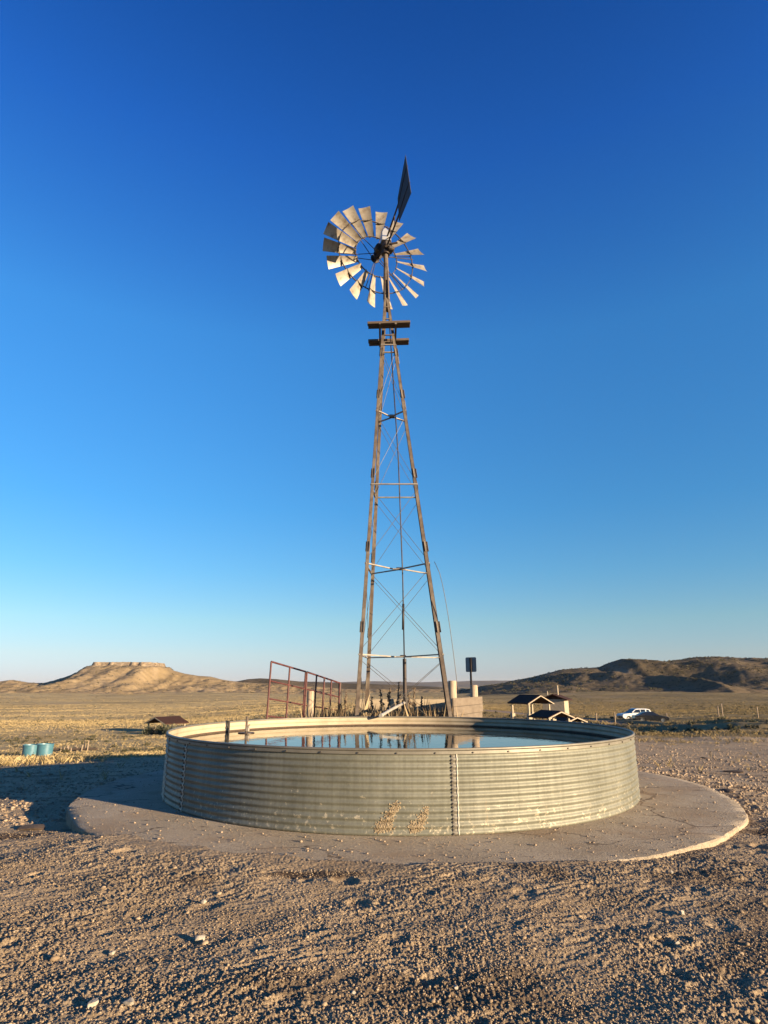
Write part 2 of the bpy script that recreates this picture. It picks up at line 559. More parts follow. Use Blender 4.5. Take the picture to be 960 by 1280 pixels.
def concrete_mat():
    m, nt, b = new_mat('worn_concrete')
    v = coords(nt)
    c = ramp(nt, noise(nt, v, 1.1, 7, .62), sc([(.3, (.41, .335, .235)), (.5, (.51, .42, .302)), (.7, (.58, .485, .36))]))
    f = ramp(nt, noise(nt, v, 42, 6, .78), [(.3, (.45, .43, .40)), (.5, (.98, .98, .98)), (.68, (1.3, 1.28, 1.25))])
    c = mixc(nt, .8, c, f, 'MULTIPLY')
    st = ramp(nt, noise(nt, coords(nt, (1, 3.2, 1)), 2.6, 6, .74), [(.60, (0, 0, 0)), (.67, (1, 1, 1))])
    c = mixc(nt, st, c, (.085, .06, .04))
    wv = nt.nodes.new('ShaderNodeVectorMath'); wv.operation = 'MULTIPLY_ADD'
    nt.links.new(v, wv.inputs[0]); wv.inputs[1].default_value = (1, 1, 1)
    cn = nt.nodes.new('ShaderNodeTexNoise'); cn.inputs['Scale'].default_value = 1.6; cn.inputs['Detail'].default_value = 5
    nt.links.new(v, cn.inputs['Vector']); nt.links.new(cn.outputs['Color'], wv.inputs[2])
    vo = nt.nodes.new('ShaderNodeTexVoronoi'); vo.feature = 'DISTANCE_TO_EDGE'; vo.inputs['Scale'].default_value = .42
    nt.links.new(wv.outputs[0], vo.inputs['Vector'])
    crk = ramp(nt, vo.outputs['Distance'], [(.0, (1, 1, 1)), (.006, (.8, .8, .8)), (.011, (0, 0, 0))])
    brk = ramp(nt, noise(nt, v, .8, 3), [(.46, (0, 0, 0)), (.56, (1, 1, 1))])
    c = mixc(nt, mixc(nt, 1.0, crk, brk, 'MULTIPLY'), c, (.07, .05, .035))
    dirt = ramp(nt, noise(nt, v, .75, 7, .7), [(.50, (0, 0, 0)), (.64, (.75, .75, .75))])
    c = mixc(nt, dirt, c, (.27, .195, .122))
    nt.links.new(c, b.inputs['Base Color'])
    b.inputs['Roughness'].default_value = .92
    b.inputs['Specular IOR Level'].default_value = .2
    bump(nt, b, noise(nt, v, 34, 8, .78), 1.0, .02)
    return m


M['concrete'] = concrete_mat()


def water_mat():
    m, nt, b = new_mat('pond_water')
    b.inputs['Base Color'].default_value = (.02, .022, .014, 1)
    b.inputs['Roughness'].default_value = .02
    b.inputs['IOR'].default_value = 1.33
    b.inputs['Specular IOR Level'].default_value = .5
    v = coords(nt, (1, .6, 1))
    bump(nt, b, noise(nt, v, 6.5, 3, .5), .09, .02)
    return m


M['water'] = water_mat()

# ------------------------------------------------------------------ terrain
TX, TY, TR = .25, 11.3, 3.76           # stock tank
PADR = 5.0
PX, PY = TX+.05, TY-.09             # slab centre
TANK_H = .889
LOGR = np.log(np.array([.3, 6, 9, 11, 16, 20, 27, 40, 52, 70, 95, 130, 200, 300, 450, 620, 900, 1500, 3000, 6000, 14000.]))
PROF = {   # ground height along a few bearings (x/y)
    -.75: [0, -.02, -.06, -.12, -.38, -.58, -1.05, -2.4, -3.55, -4.6, -5.2, -5.7, -6.4, -6.9, -6.6, -5.8, -5.0, -4, -6, -10, -16],
    -.35: [0, -.02, -.06, -.12, -.38, -.58, -1.02, -2.3, -3.5, -4.5, -5.1, -5.6, -6.3, -6.8, -6.4, -5.5, -4.6, -4, -6, -10, -16],
    -.08: [0, -.02, -.04, -.10, -.22, -.4, -.8, -1.4, -1.8, -2.3, -2.8, -3.3, -4.4, -5.6, -6.6, -7.2, -8, -9, -11, -14, -18],
    .10: [0, -.02, -.04, -.10, -.18, -.32, -.6, -1.05, -1.45, -1.95, -2.5, -3.1, -4.2, -5.2, -5.8, -6.4, -7.5, -9, -11, -14, -18],
    .26: [0, -.02, -.05, -.10, -.24, -.42, -.75, -1.3, -1.75, -2.35, -3.1, -3.7, -4.2, -4.6, -4.4, -3.6, -3, -4, -8, -12, -16],
    .38: [0, -.02, -.05, -.11, -.26, -.45, -.8, -1.4, -1.95, -2.65, -3.5, -4.0, -4.3, -4.5, -4.2, -3.2, -2.5, -3, -8, -12, -16],
    .55: [0, -.02, -.06, -.12, -.28, -.48, -.85, -1.35, -1.75, -2.1, -2.5, -3.2, -3.9, -4.2, -3.8, -2.6, -2, -3, -8, -12, -16],
}
_keys = sorted(PROF)


def base_h(x, y):
    r = np.hypot(x, y)
    lr = np.log(np.maximum(r, .31))
    az = np.where(y > 0, x/np.maximum(y, .05), np.sign(x)*3)
    az = np.clip(az, -.75, .55)
    hs = np.stack([np.interp(lr, LOGR, PROF[k]) for k in _keys])
    out = np.zeros_like(r)
    for i in range(len(_keys)-1):
        a, b = _keys[i], _keys[i+1]
        m = (az >= a) & (az <= b)
        t = (az-a)/(b-a)
        t = t*t*(3-2*t)
        out = np.where(m, hs[i]*(1-t)+hs[i+1]*t, out)
    return out


def pad_edge(th):
    """soil level against the slab, by angle round it"""
    tt = np.degrees(th) % 360
    return np.interp(tt, [0, 60, 120, 165, 195, 212, 228, 245, 280, 292, 310, 340, 360],
                     [-.065, -.06, -.10, -.2, -.2, -.13, .0, .022, .018, -.012, -.055, -.07, -.065])


# hoof prints and scuffs
NH = 620
hx = rng.uniform(-8, 10, NH); hy = rng.uniform(2.6, 15, NH)
hr = rng.uniform(.045, .085, NH); hd = .006+.024*rng.random(NH)**2.5
he = rng.uniform(0, PI, NH)


def q_out(x, y):
    return sstep(PADR+.1, PADR+1.6, np.hypot(x-PX, y-PY))


def near_detail(x, y, yard):
    """clods, scuffs and prints of the trampled soil"""
    wx = x+.10*perlin(x*2.2, y*2.2, 31); wy = y+.10*perlin(x*2.2+9, y*2.2, 32)
    # scuffs run across the picture, slightly down to the left
    ca, sa = math.cos(.42), math.sin(.42)
    u = wx*ca+wy*sa; v = -wx*sa+wy*ca
    h = .022*fbm(x*.8, y*.8, 2, 1)
    rough = .5+.75*sstep(-.35, .5, fbm(x*.7, y*.7, 3, 42))
    h = h+.009*perlin(u*1.8, v*4.6, 3)+.010*(1-np.abs(perlin(u*4.4, v*11.0, 4))*2)*np.clip(.45+perlin(x*1.1, y*1.1, 41), 0, 1.2)
    h = h+rough*(.006*perlin(u*9, v*13, 5)+.005*np.maximum(perlin(x*21, y*21, 6), 0)+.010*(.5-np.abs(perlin(x*27, y*27, 7)))+.0078*perlin(x*43, y*43, 8)+.009*perlin(x*82, y*82, 9))
    rr = np.hypot(x, y)
    mid = sstep(10, 18, rr)*(q_out(x, y))
    h = h+mid*(.030*perlin(x*1.3, y*1.3, 44)+.030*(1-2*np.abs(perlin(x*.75, y*2.0, 45)))*.6+.016*perlin(x*3.4, y*3.4, 46))
    return h*yard


def hoofs(x, y):
    """applied on sorted vertices through a grid lookup"""
    out = np.zeros_like(x)
    order = np.argsort(y, kind='stable')
    ys = y[order]
    for i in range(NH):
        if math.hypot(hx[i]-PX, hy[i]-PY) < PADR+.1:
            continue
        rad = hr[i]*2.2
        a = np.searchsorted(ys, hy[i]-rad); b = np.searchsorted(ys, hy[i]+rad)
        id_ = order[a:b]
        dx = x[id_]-hx[i]; m = np.abs(dx) < rad
        id_ = id_[m]
        if not len(id_): continue
        dx = dx[m]; dy = y[id_]-hy[i]
        c, s = math.cos(he[i]), math.sin(he[i])
        q = np.hypot((dx*c+dy*s)*.75, -dx*s+dy*c)/hr[i]
        out[id_] += hd[i]*(-np.exp(-(q**4))+.28*np.exp(-((q-1.35)/.3)**2))
    return out


def road_d(x, y):
    pts = [(22, 130), (30, 95), (29, 72), (34, 58), (60, 50)]
    d = np.full_like(x, 1e9)
    for (ax, ay), (bx, by) in zip(pts, pts[1:]):
        vx, vy = bx-ax, by-ay
        t = np.clip(((x-ax)*vx+(y-ay)*vy)/(vx*vx+vy*vy), 0, 1)
        d = np.minimum(d, np.hypot(x-ax-t*vx, y-ay-t*vy))
    return d


def masks(x, y):
    r = np.hypot(x, y)
    az = np.where(y > 0, x/np.maximum(y, .05), np.sign(x)*3)
    lim = np.interp(az, [-.6, -.35, -.1, .1, .25, .45, .6], [22, 26, 22, 24, 44, 52, 55])
    lim = lim*(1+.35*fbm(x*.09, y*.09, 4, 51))
    grass = sstep(.8, 1.25, r/lim)
    rd = road_d(x, y)
    road = (1-sstep(2.0, 3.2, rd+.5*perlin(x*.3, y*.3, 77)))*sstep(40, 55, r)
    # worn bare patches on the plain
    bare = sstep(.35, .6, fbm(x*.03, y*.02, 4, 61))*sstep(30, 80, r)*.3
    grass = grass*(1-bare)
    return grass, road


def H(x, y, fine=True):
    h = base_h(x, y)
    r = np.hypot(x, y)
    dx, dy = x-PX, y-PY
    q = np.hypot(dx, dy)
    e = pad_edge(np.arctan2(dy, dx))
    w = 1-sstep(PADR, PADR+2.2, q)
    h = h*(1-w)+e*w
    lap = np.interp(np.degrees(np.arctan2(dy, dx)) % 360, [0, 205, 222, 240, 275, 292, 360], [.0, .0, .08, .18, .12, 0, 0])*(1+.9*perlin(x*2.3, y*2.3, 55))
    h = np.where(q < PADR-.07-lap, -.13, h)
    g, road = masks(x, y)
    mid = sstep(14, 60, r)
    h = h+mid*(.25*fbm(x*.035, y*.035, 3, 21)+.10*fbm(x*.25, y*.25, 3, 22))*(1-.8*road)
    h = h+sstep(150, 500, r)*1.6*fbm(x*.008, y*.008, 4, 23)
    # low bank beyond the road
    rd = road_d(x, y)
    h = h+.45*np.exp(-((rd-4.6)/1.3)**2)*sstep(45, 60, r)*(1-sstep(95, 110, r))*(x > 0)
    if fine:
        yard = (1-.85*g)*(1-sstep(30, 70, r))*(.7+.3*sstep(PADR-.05, PADR+.25, q))*(h > -.125)
        h = h+near_detail(x, y, yard)
    return h, g, road


def build_ground():
    # columns: dense through the view, coarse behind
    d0 = 46.0
    dense = np.radians(np.arange(-d0, d0+1e-6, .068))
    rest = np.radians(np.arange(d0+1.5, 360-d0-.5, 1.5))
    th = np.concatenate([dense, rest])
    n = len(th)
    rows = [.35, .8, 1.4, 2.0, 2.5]
    r = 2.8
    while r < 11.5: rows.append(r); r *= 1.0021
    while r < 45: rows.append(r); r *= 1.0036
    while r < 1000: rows.append(r); r *= 1.0120
    while r < 14500: rows.append(r); r *= 1.05
    rows = np.array(rows)
    m = len(rows)
    RR, TT = np.meshgrid(rows, th, indexing='ij')
    x = (RR*np.sin(TT)).ravel(); y = (RR*np.cos(TT)).ravel()
    h = np.zeros_like(x); g = np.zeros_like(x); rd = np.zeros_like(x)
    near = (np.hypot(x, y) < 75)
    a = H(x[near], y[near], True)
    h[near], g[near], rd[near] = a
    far = ~near
    a = H(x[far], y[far], False)
    h[far], g[far], rd[far] = a
    box = (x > -9) & (x < 11) & (y > 2.3) & (y < 15.5)
    h[box] += hoofs(x[box], y[box])
    # dung and damp patches
    dk = np.zeros_like(x)
    for (cx, cy, rx, ry) in [(-4.35, 7.95, .5, .25), (4.6, 8.0, .6, .2), (6.5, 11.5, .7, .25), (5.2, 12.8, .5, .2), (-.6, 6.05, .5, .12), (7.8, 13.5, .5, .2)]:
        q = np.hypot((x-cx)/rx, (y-cy)/ry)
        dk = np.maximum(dk, 1-sstep(.6, 1.1, q+.35*perlin(x*6, y*6, 88)))
    dk = np.maximum(dk, .55*sstep(.34, .55, fbm(x*.55, y*1.1, 4, 93))*(np.hypot(x, y) < 40))
    V = np.stack([x, y, h], 1)
    i = np.arange(m-1)[:, None]*n
    j = np.arange(n)[None, :]
    j2 = (j+1) % n
    T = np.stack([i+j, i+j2, i+n+j2, i+n+j], -1).reshape(-1, 4)
    T = T[:, ::-1]
    col = np.stack([g, rd, dk, np.ones_like(g)], 1)
    o = mesh_np('ground', V, T, M['ground'], True, col=col)
    tag(o, 'trampled gravelly soil running out into dry grassland', 'ground', kind='structure')


build_ground()


def hz(x, y):
    h, _, _ = H(np.array([float(x)]), np.array([float(y)]), False)
    return float(h[0])


# ---- hills
def hill_mesh(name, label, mat, X0, X1, Y0, Y1, nx, ny, func):
    xs = np.linspace(X0, X1, nx); ys = np.linspace(Y0, Y1, ny)
    YY, XX = np.meshgrid(ys, xs, indexing='ij')
    x = XX.ravel(); y = YY.ravel()
    h, rock = func(x, y)
    V = np.stack([x, y, h], 1)
    i = np.arange(ny-1)[:, None]*nx; j = np.arange(nx-1)[None, :]
    T = np.stack([i+j, i+j+1, i+nx+j+1, i+nx+j], -1).reshape(-1, 4)
    col = np.stack([rock, rock*0, rock*0, rock*0+1], 1)
    o = mesh_np(name, V, T, mat, True, col=col)
    return tag(o, label, 'hill', kind='structure')


def ridge_z(px, py, y):
    return EYE+y*.00119*(857-py)


def mesa_f(x, y):
    Y0 = 750.0
    px = [-120, -60, 0, 20, 40, 62, 85, 100, 115, 126, 150, 203, 215, 232, 250, 265, 280, 300, 320, 345, 380, 430]
    py = [856, 854, 853.5, 850.5, 853.5, 855, 846.5, 840, 834, 830.5, 830, 831.5, 838.5, 843, 846, 846.5, 850, 853, 854.5, 855.5, 858, 862]
    xs = [px_az(p)*Y0 for p in px]
    rz = np.interp(x, xs, [ridge_z(a, b, Y0) for a, b in zip(px, py)])
    rz = rz+.8*perlin(x*.03, y*.002, 5)
    d = y-Y0
    gul = perlin(x*.028+.4*perlin(x*.01, y*.01, 71), y*.006, 72)
    gul2 = perlin(x*.075, y*.016, 73)
    cx, hw = px_az(163)*Y0, .0445*Y0
    capw = 1-sstep(.8, 1.7, np.abs(x-cx)/hw)
    d = np.sign(d+8)*np.maximum(np.abs(d+8)-26*capw, 0)
    dd = np.abs(d)*(1+.22*gul+.12*gul2)+(5*gul2+9*gul)*sstep(5, 60, np.abs(d))
    dd = np.maximum(dd, 0)
    w = np.where(rz > 15, 95, 75)
    base = base_h(x, y)-3.0
    t = np.clip(dd/w, 0, 1.6)
    prof = np.exp(-(t*1.55)**1.25)
    tail = .16*np.exp(-(dd/165)**2)
    h = base+(rz-base)*(prof*.88+tail*.75).clip(0, 1)
    q = np.maximum(np.abs(x-cx)/hw, np.abs(y-Y0+8)/26)+.05*perlin(x*.12, y*.12, 74)
    cap_t = ridge_z(0, 829.3, Y0)+.25*perlin(x*.05, y*.05, 76)
    lim = ridge_z(0, 834.6, Y0)+1.4*perlin(x*.15, y*.15, 75)
    h = np.where(q < 1, np.maximum(h, cap_t), np.minimum(h, lim))
    rock = np.exp(-((q-1.0)/.09)**2)+.35*(1-sstep(0, .12, np.abs(gul)))*sstep(6, 16, h)
    h = h+(1.6*fbm(x*.05, y*.05, 4, 78)+.9*fbm(x*.17, y*.17, 2, 79))*sstep(0, 14, np.abs(d))*(q > 1)
    h = h-25*sstep(200, 290, np.abs(y-Y0))-25*sstep(470, 560, np.abs(x+330))
    return h, rock.clip(0, 1)


hill_mesh('mesa_hill', 'flat topped tan mesa with a pale cliff rim, far left on the plain', M['mesa'], -880, 160, 460, 1040, 520, 330, mesa_f)


def hills_f(x, y):
    Y0 = 640.0
    px = [520, 570, 605, 640, 670, 700, 725, 750, 765, 780, 800, 820, 850, 875, 900, 930, 960, 1000, 1060, 1140, 1260, 1400]
    py = [880, 868, 858.5, 852.5, 846, 838.5, 835.5, 835, 829, 823.5, 825, 828.5, 825.5, 822, 821, 823, 823.5, 826, 822, 830, 842, 858]
    xs = [px_az(p)*Y0 for p in px]
    rz = np.interp(x, xs, [ridge_z(a, b, Y0) for a, b in zip(px, py)])
    d = y-Y0
    sx = x+d*.35
    gul = 1-2*np.abs(perlin(sx*.013+.5*perlin(x*.006, y*.006, 81), y*.003, 82))
    g2 = perlin(sx*.05, y*.012, 83)
    dd = np.abs(d)
    dd = dd*(1-.34*gul)-22*gul*sstep(10, 70, dd)+8*g2*sstep(5, 60, dd)
    dd = np.maximum(dd, 0)
    base = base_h(x, y)-3.0
    prof = np.exp(-(dd/84)**1.45)
    tail = .12*np.exp(-(dd/170)**2)
    h = base+(rz-base)*(prof*.9+tail*.85).clip(0, 1)
    h = h+(1.2*fbm(x*.045, y*.045, 4, 86)+.35*fbm(x*.18, y*.18, 2, 87))*sstep(2, 25, np.abs(d))+.5*perlin(x*.07, y*.07, 88)
    cx, cy = px_az(797)*560, 575
    rock = .9*np.exp(-((x-cx)/9)**2-((y-cy)/40)**2)
    h = h-25*sstep(190, 280, np.abs(d))
    h = np.where(x < 30, h-20*sstep(70, 10, x+0*y), h)
    return h, rock.clip(0, 1)


hill_mesh('scrub_hills', 'dark rolling scrub covered hills along the right horizon', M['hills'], 20, 800, 360, 920, 460, 330, hills_f)


def back_f(x, y):        # low hill seen behind the red gate
    Y0 = 900.0
    px = [270, 295, 310, 325, 345, 360, 380, 410, 450, 500, 560]
    py = [857, 852.5, 849.5, 848.5, 849.5, 851, 853, 854, 855, 857, 860]
    rz = np.interp(x, [px_az(p)*Y0 for p in px], [ridge_z(a, b, Y0) for a, b in zip(px, py)])
    d = np.abs(y-Y0)
    gul = perlin((x+(y-Y0)*.3)*.03, y*.006, 95)
    d = np.maximum(d*(1+.3*gul)+10*gul*sstep(5, 50, d), 0)
    base = base_h(x, y)-3
    return base+(rz-base)*np.exp(-(d/70)**1.6)-25*sstep(120, 190, np.abs(y-Y0)), np.zeros_like(x)


hill_mesh('low_hill', 'low tan hill with a shadowed gully behind the red gate', M['hills'], -260, 100, 700, 1100, 220, 160, back_f)


def ridge_f(x, y):
    Y0 = 6500.0
    pz = 1.6+Y0*.00119*(857-np.interp(x/Y0, [px_az(p) for p in (-100, 150, 330, 420, 480, 520, 560, 620, 700, 1000)],
                                    [855, 853.5, 852.2, 853.2, 852.6, 853.5, 852.8, 851.5, 852, 853]))
    d = np.abs(y-Y0)*(1+.3*perlin(x*.002, y*.001, 97))
    base = base_h(x, y)-8
    return base+(pz-base)*np.exp(-(d/900)**1.6)+6*fbm(x*.003, y*.003, 3, 98), np.zeros_like(x)


hill_mesh('far_ridge', 'faint bluish ridge on the horizon behind the windmill', M['ridge'], -5200, 4600, 4600, 8600, 260, 60, ridge_f)

# ------------------------------------------------------------------ gravel and stones (stuff)
_t = (1+5**.5)/2
ICO_V = np.array([(-1, _t, 0), (1, _t, 0), (-1, -_t, 0), (1, -_t, 0), (0, -1, _t), (0, 1, _t), (0, -1, -_t), (0, 1, -_t), (_t, 0, -1), (_t, 0, 1), (-_t, 0, -1), (-_t, 0, 1)])/math.sqrt(1+_t*_t)
ICO_F = np.array([(0, 11, 5), (0, 5, 1), (0, 1, 7), (0, 7, 10), (0, 10, 11), (1, 5, 9), (5, 11, 4), (11, 10, 2), (10, 7, 6), (7, 1, 8), (3, 9, 4), (3, 4, 2), (3, 2, 6), (3, 6, 8), (3, 8, 9), (4, 9, 5), (2, 4, 11), (6, 2, 10), (8, 6, 7), (9, 8, 1)])


def scatter_stones(name, label, n, rmin, rmax, s0, s1, seed, avoid_pad=True, power=2.2, mat='stones', thin=0):
    g = np.random.default_rng(seed)
    r = rmin*(rmax/rmin)**g.random(n)
    th = g.uniform(-.72, .72, n)
    x = r*np.sin(th); y = r*np.cos(th)
    q = np.hypot(x-PX, y-PY)
    onpad = q < PADR
    keep = ~onpad if avoid_pad else (onpad & (np.hypot(x-TX, y-TY) > TR+.03))
    if thin:
        gm_ = masks(x, y)[0]
        keep &= g.random(n) > gm_*.9
    # clumpy
    cl = perlin(x*1.7, y*1.7, 201)+perlin(x*5, y*5, 202)
    keep &= (cl > -.25) | (g.random(n) < .35)
    x, y = x[keep], y[keep]
    n = len(x)
    sz = s0*(s1/s0)**(g.random(n)**power)
    h, gr, rd = H(x, y, True)
    h = h+hoofs(x, y) if avoid_pad else np.zeros_like(h)+.002
    s3 = sz[:, None]*np.stack([g.uniform(.75, 1.35, n), g.uniform(.75, 1.35, n), g.uniform(.45, .85, n)], 1)
    jit = 1+g.uniform(-.28, .28, (n, 12))
    L = ICO_V[None]*jit[..., None]*s3[:, None, :]
    a = g.uniform(0, 2*PI, n); ca, sa = np.cos(a)[:, None], np.sin(a)[:, None]
    X = L[..., 0]*ca-L[..., 1]*sa+x[:, None]
    Y = L[..., 0]*sa+L[..., 1]*ca+y[:, None]
    Z = L[..., 2]+(h+sz*.22)[:, None]
    V = np.stack([X, Y, Z], -1).reshape(-1, 3)
    T = (np.arange(n)[:, None, None]*12+ICO_F[None]).reshape(-1, 3)
    o = mesh_np(name, V, T, M[mat], False)
    return tag(o, label, 'gravel', kind='stuff')


scatter_stones('gravel', 'loose gravel and small clods lying on the trampled soil', 130000, 3.0, 12, .0029, .0078, 5, power=1.6)
scatter_stones('pebbles', 'larger pebbles strewn over the yard around the concrete slab', 1500, 3.0, 40, .009, .024, 6)

scatter_stones('clods', 'crumbly soil clods over the farther yard', 60000, 10, 75, .008, .034, 7, True, 2.0, 'clods', 1)
scatter_stones('lumps', 'larger crumbling lumps of soil out over the yard', 5000, 13, 80, .018, .055, 12, True, 2.2, 'clods', 1)
scatter_stones('slab_crumbs', 'crumbs of soil and grit dropped on the concrete slab', 9000, 6, 16, .004, .016, 8, False, 3.0, 'clods')


def rock(name, label, c, s, rz=0.0, mat='rocky', group=None, flat=.7, seed=1):
    g = random.Random(seed)
    import bmesh
    bm = bmesh.new()
    bmesh.ops.create_icosphere(bm, subdivisions=3, radius=1)
    dirs = [Vector((g.gauss(0, 1), g.gauss(0, 1), g.gauss(0, 1))).normalized() for _ in range(14)]
    cut = [g.uniform(.45, .85) for _ in dirs]
    for v in bm.verts:
        for d, k in zip(dirs, cut):
            e = v.co.dot(d)
            if e > k: v.co -= d*(e-k)*.9
        v.co *= 1+.03*g.uniform(-1, 1)
        v.co = Vector((v.co.x*s*1.15, v.co.y*s*.9, v.co.z*s*flat))
    me = bpy.data.meshes.new(name)
    bm.to_mesh(me); bm.free()
    me.materials.append(M[mat])
    o = bpy.data.objects.new(name, me)
    COL.objects.link(o)
    o.location = c; o.rotation_euler = (0, 0, rz)
    return tag(o, label, 'rock' if mat == 'rocky' else 'dung', group)


def ground_at(px, py):
    """point of the soil seen at a photo pixel (march along the sight line)"""
    y = 2.5
    lo = None
    while y < 2000:
        p = at(px, py, y)
        if p.z < hz(p.x, y):
            break
        y *= 1.01
    return Vector((p.x, y, hz(p.x, y)))


for i, (px, py, s, lab) in enumerate([
    (250, 1177, .040, 'pale angular stone beside a dark hoof print at left of the foreground'),
    (117, 1259, .034, 'pale round stone nearest the bottom left corner of the yard'),
    (160, 1262, .040, 'flat cream stone just right of the stone by the bottom left corner'),
    (141, 1192, .022, 'small whitish stone between two hoof prints at left'),
    (442, 1248, .020, 'small bright white pebble at the bottom edge, left of centre'),
    (255, 1131, .026, 'slanted buff stone on the soil in front of the slab at left'),
    (852, 1145, .034, 'tan stone on the soil in front of the slab at right'),
    (847, 1181, .022, 'small pale stone below the tan stone at right'),
    (840, 1092, .022, 'small white stone just off the slab at right front'),
    (570, 1236, .018, 'tiny pale pebble at the bottom, right of centre')]):
    p = ground_at(px, py)
    rock('stone', lab, (p.x, p.y, p.z+s*.32), s, i*1.3, group='pale stones on the yard', seed=i+3)
for i, (px, py, s, lab) in enumerate([
    (806, 982, .028, 'pale stone lying on the slab against the right foot of the tank'),
    (798, 985, .016, 'small cream stone beside the stone at the right foot of the tank')]):
    p = at(px, py+3, 11.0)
    y = 1.6/((EYE-p.z)/11.0)
    rock('stone', lab, (p.x*y/11.0, y, s*.4), s, i*1.1, group='pale stones on the slab', seed=i+33)
for i, (px, py, s, lab) in enumerate([
    (40, 1037, .16, 'dark dried dung heap on the soil at left of the slab'),
    (907, 990, .16, 'dark dung heap on the gravel at right behind the slab'),
    (918, 966, .22, 'flat dark dung heap on the right yard, upper of two'),
    (880, 948, .15, 'small dark dung heap on the yard right of the tank')]):
    p = ground_at(px, py)
    rock('dung_heap', lab, (p.x, p.y, p.z+.01), s, i*1.3, 'dung', 'dung heaps on the yard', flat=.28, seed=i+50)

# ------------------------------------------------------------------ concrete slab
def build_pad():
    n = 420
    mb = MB()
    rings = [.3, 1.2, 2.4, 3.4, 3.9, 4.3, 4.6, 4.85]
    vs = [(0, 0, 0)]
    g = np.random.default_rng(3)
    ed = .018*np.array([math.sin(5*a)+.7*math.sin(11*a+1)+.5*math.sin(23*a+2) for a in np.linspace(0, 2*PI, n, endpoint=False)])+g.normal(0, .004, n)
    for r in rings+[PADR-.015, PADR, PADR+.004]:
        for k in range(n):
            a = 2*PI*k/n
            rr = r+ed[k]*(r/PADR)**6
            z = 0 if r < PADR-.01 else (-.014 if r < PADR+.002 else -.16)
            z += .006*math.sin(3*a+r)*(.5 if r < PADR else 0)
            if r >= PADR-.02: z += -abs(g.normal(0, .003))
            vs.append((rr*math.cos(a), rr*math.sin(a), z))
    fs = [(0, 1+k, 1+(k+1) % n) for k in range(n)]
    m = len(rings)+3
    for i in range(m-1):
        for k in range(n):
            a = 1+i*n+k; b = 1+i*n+(k+1) % n
            fs.append((a, a+n, b+n, b))
    mb.add(vs, fs)
    o = mb.build('concrete_slab', M['concrete'], None, True, (PX, PY, 0), 40)
    tag(o, 'round worn concrete slab with a pale lit edge under the stock tank', 'pavement', kind='structure')


build_pad()

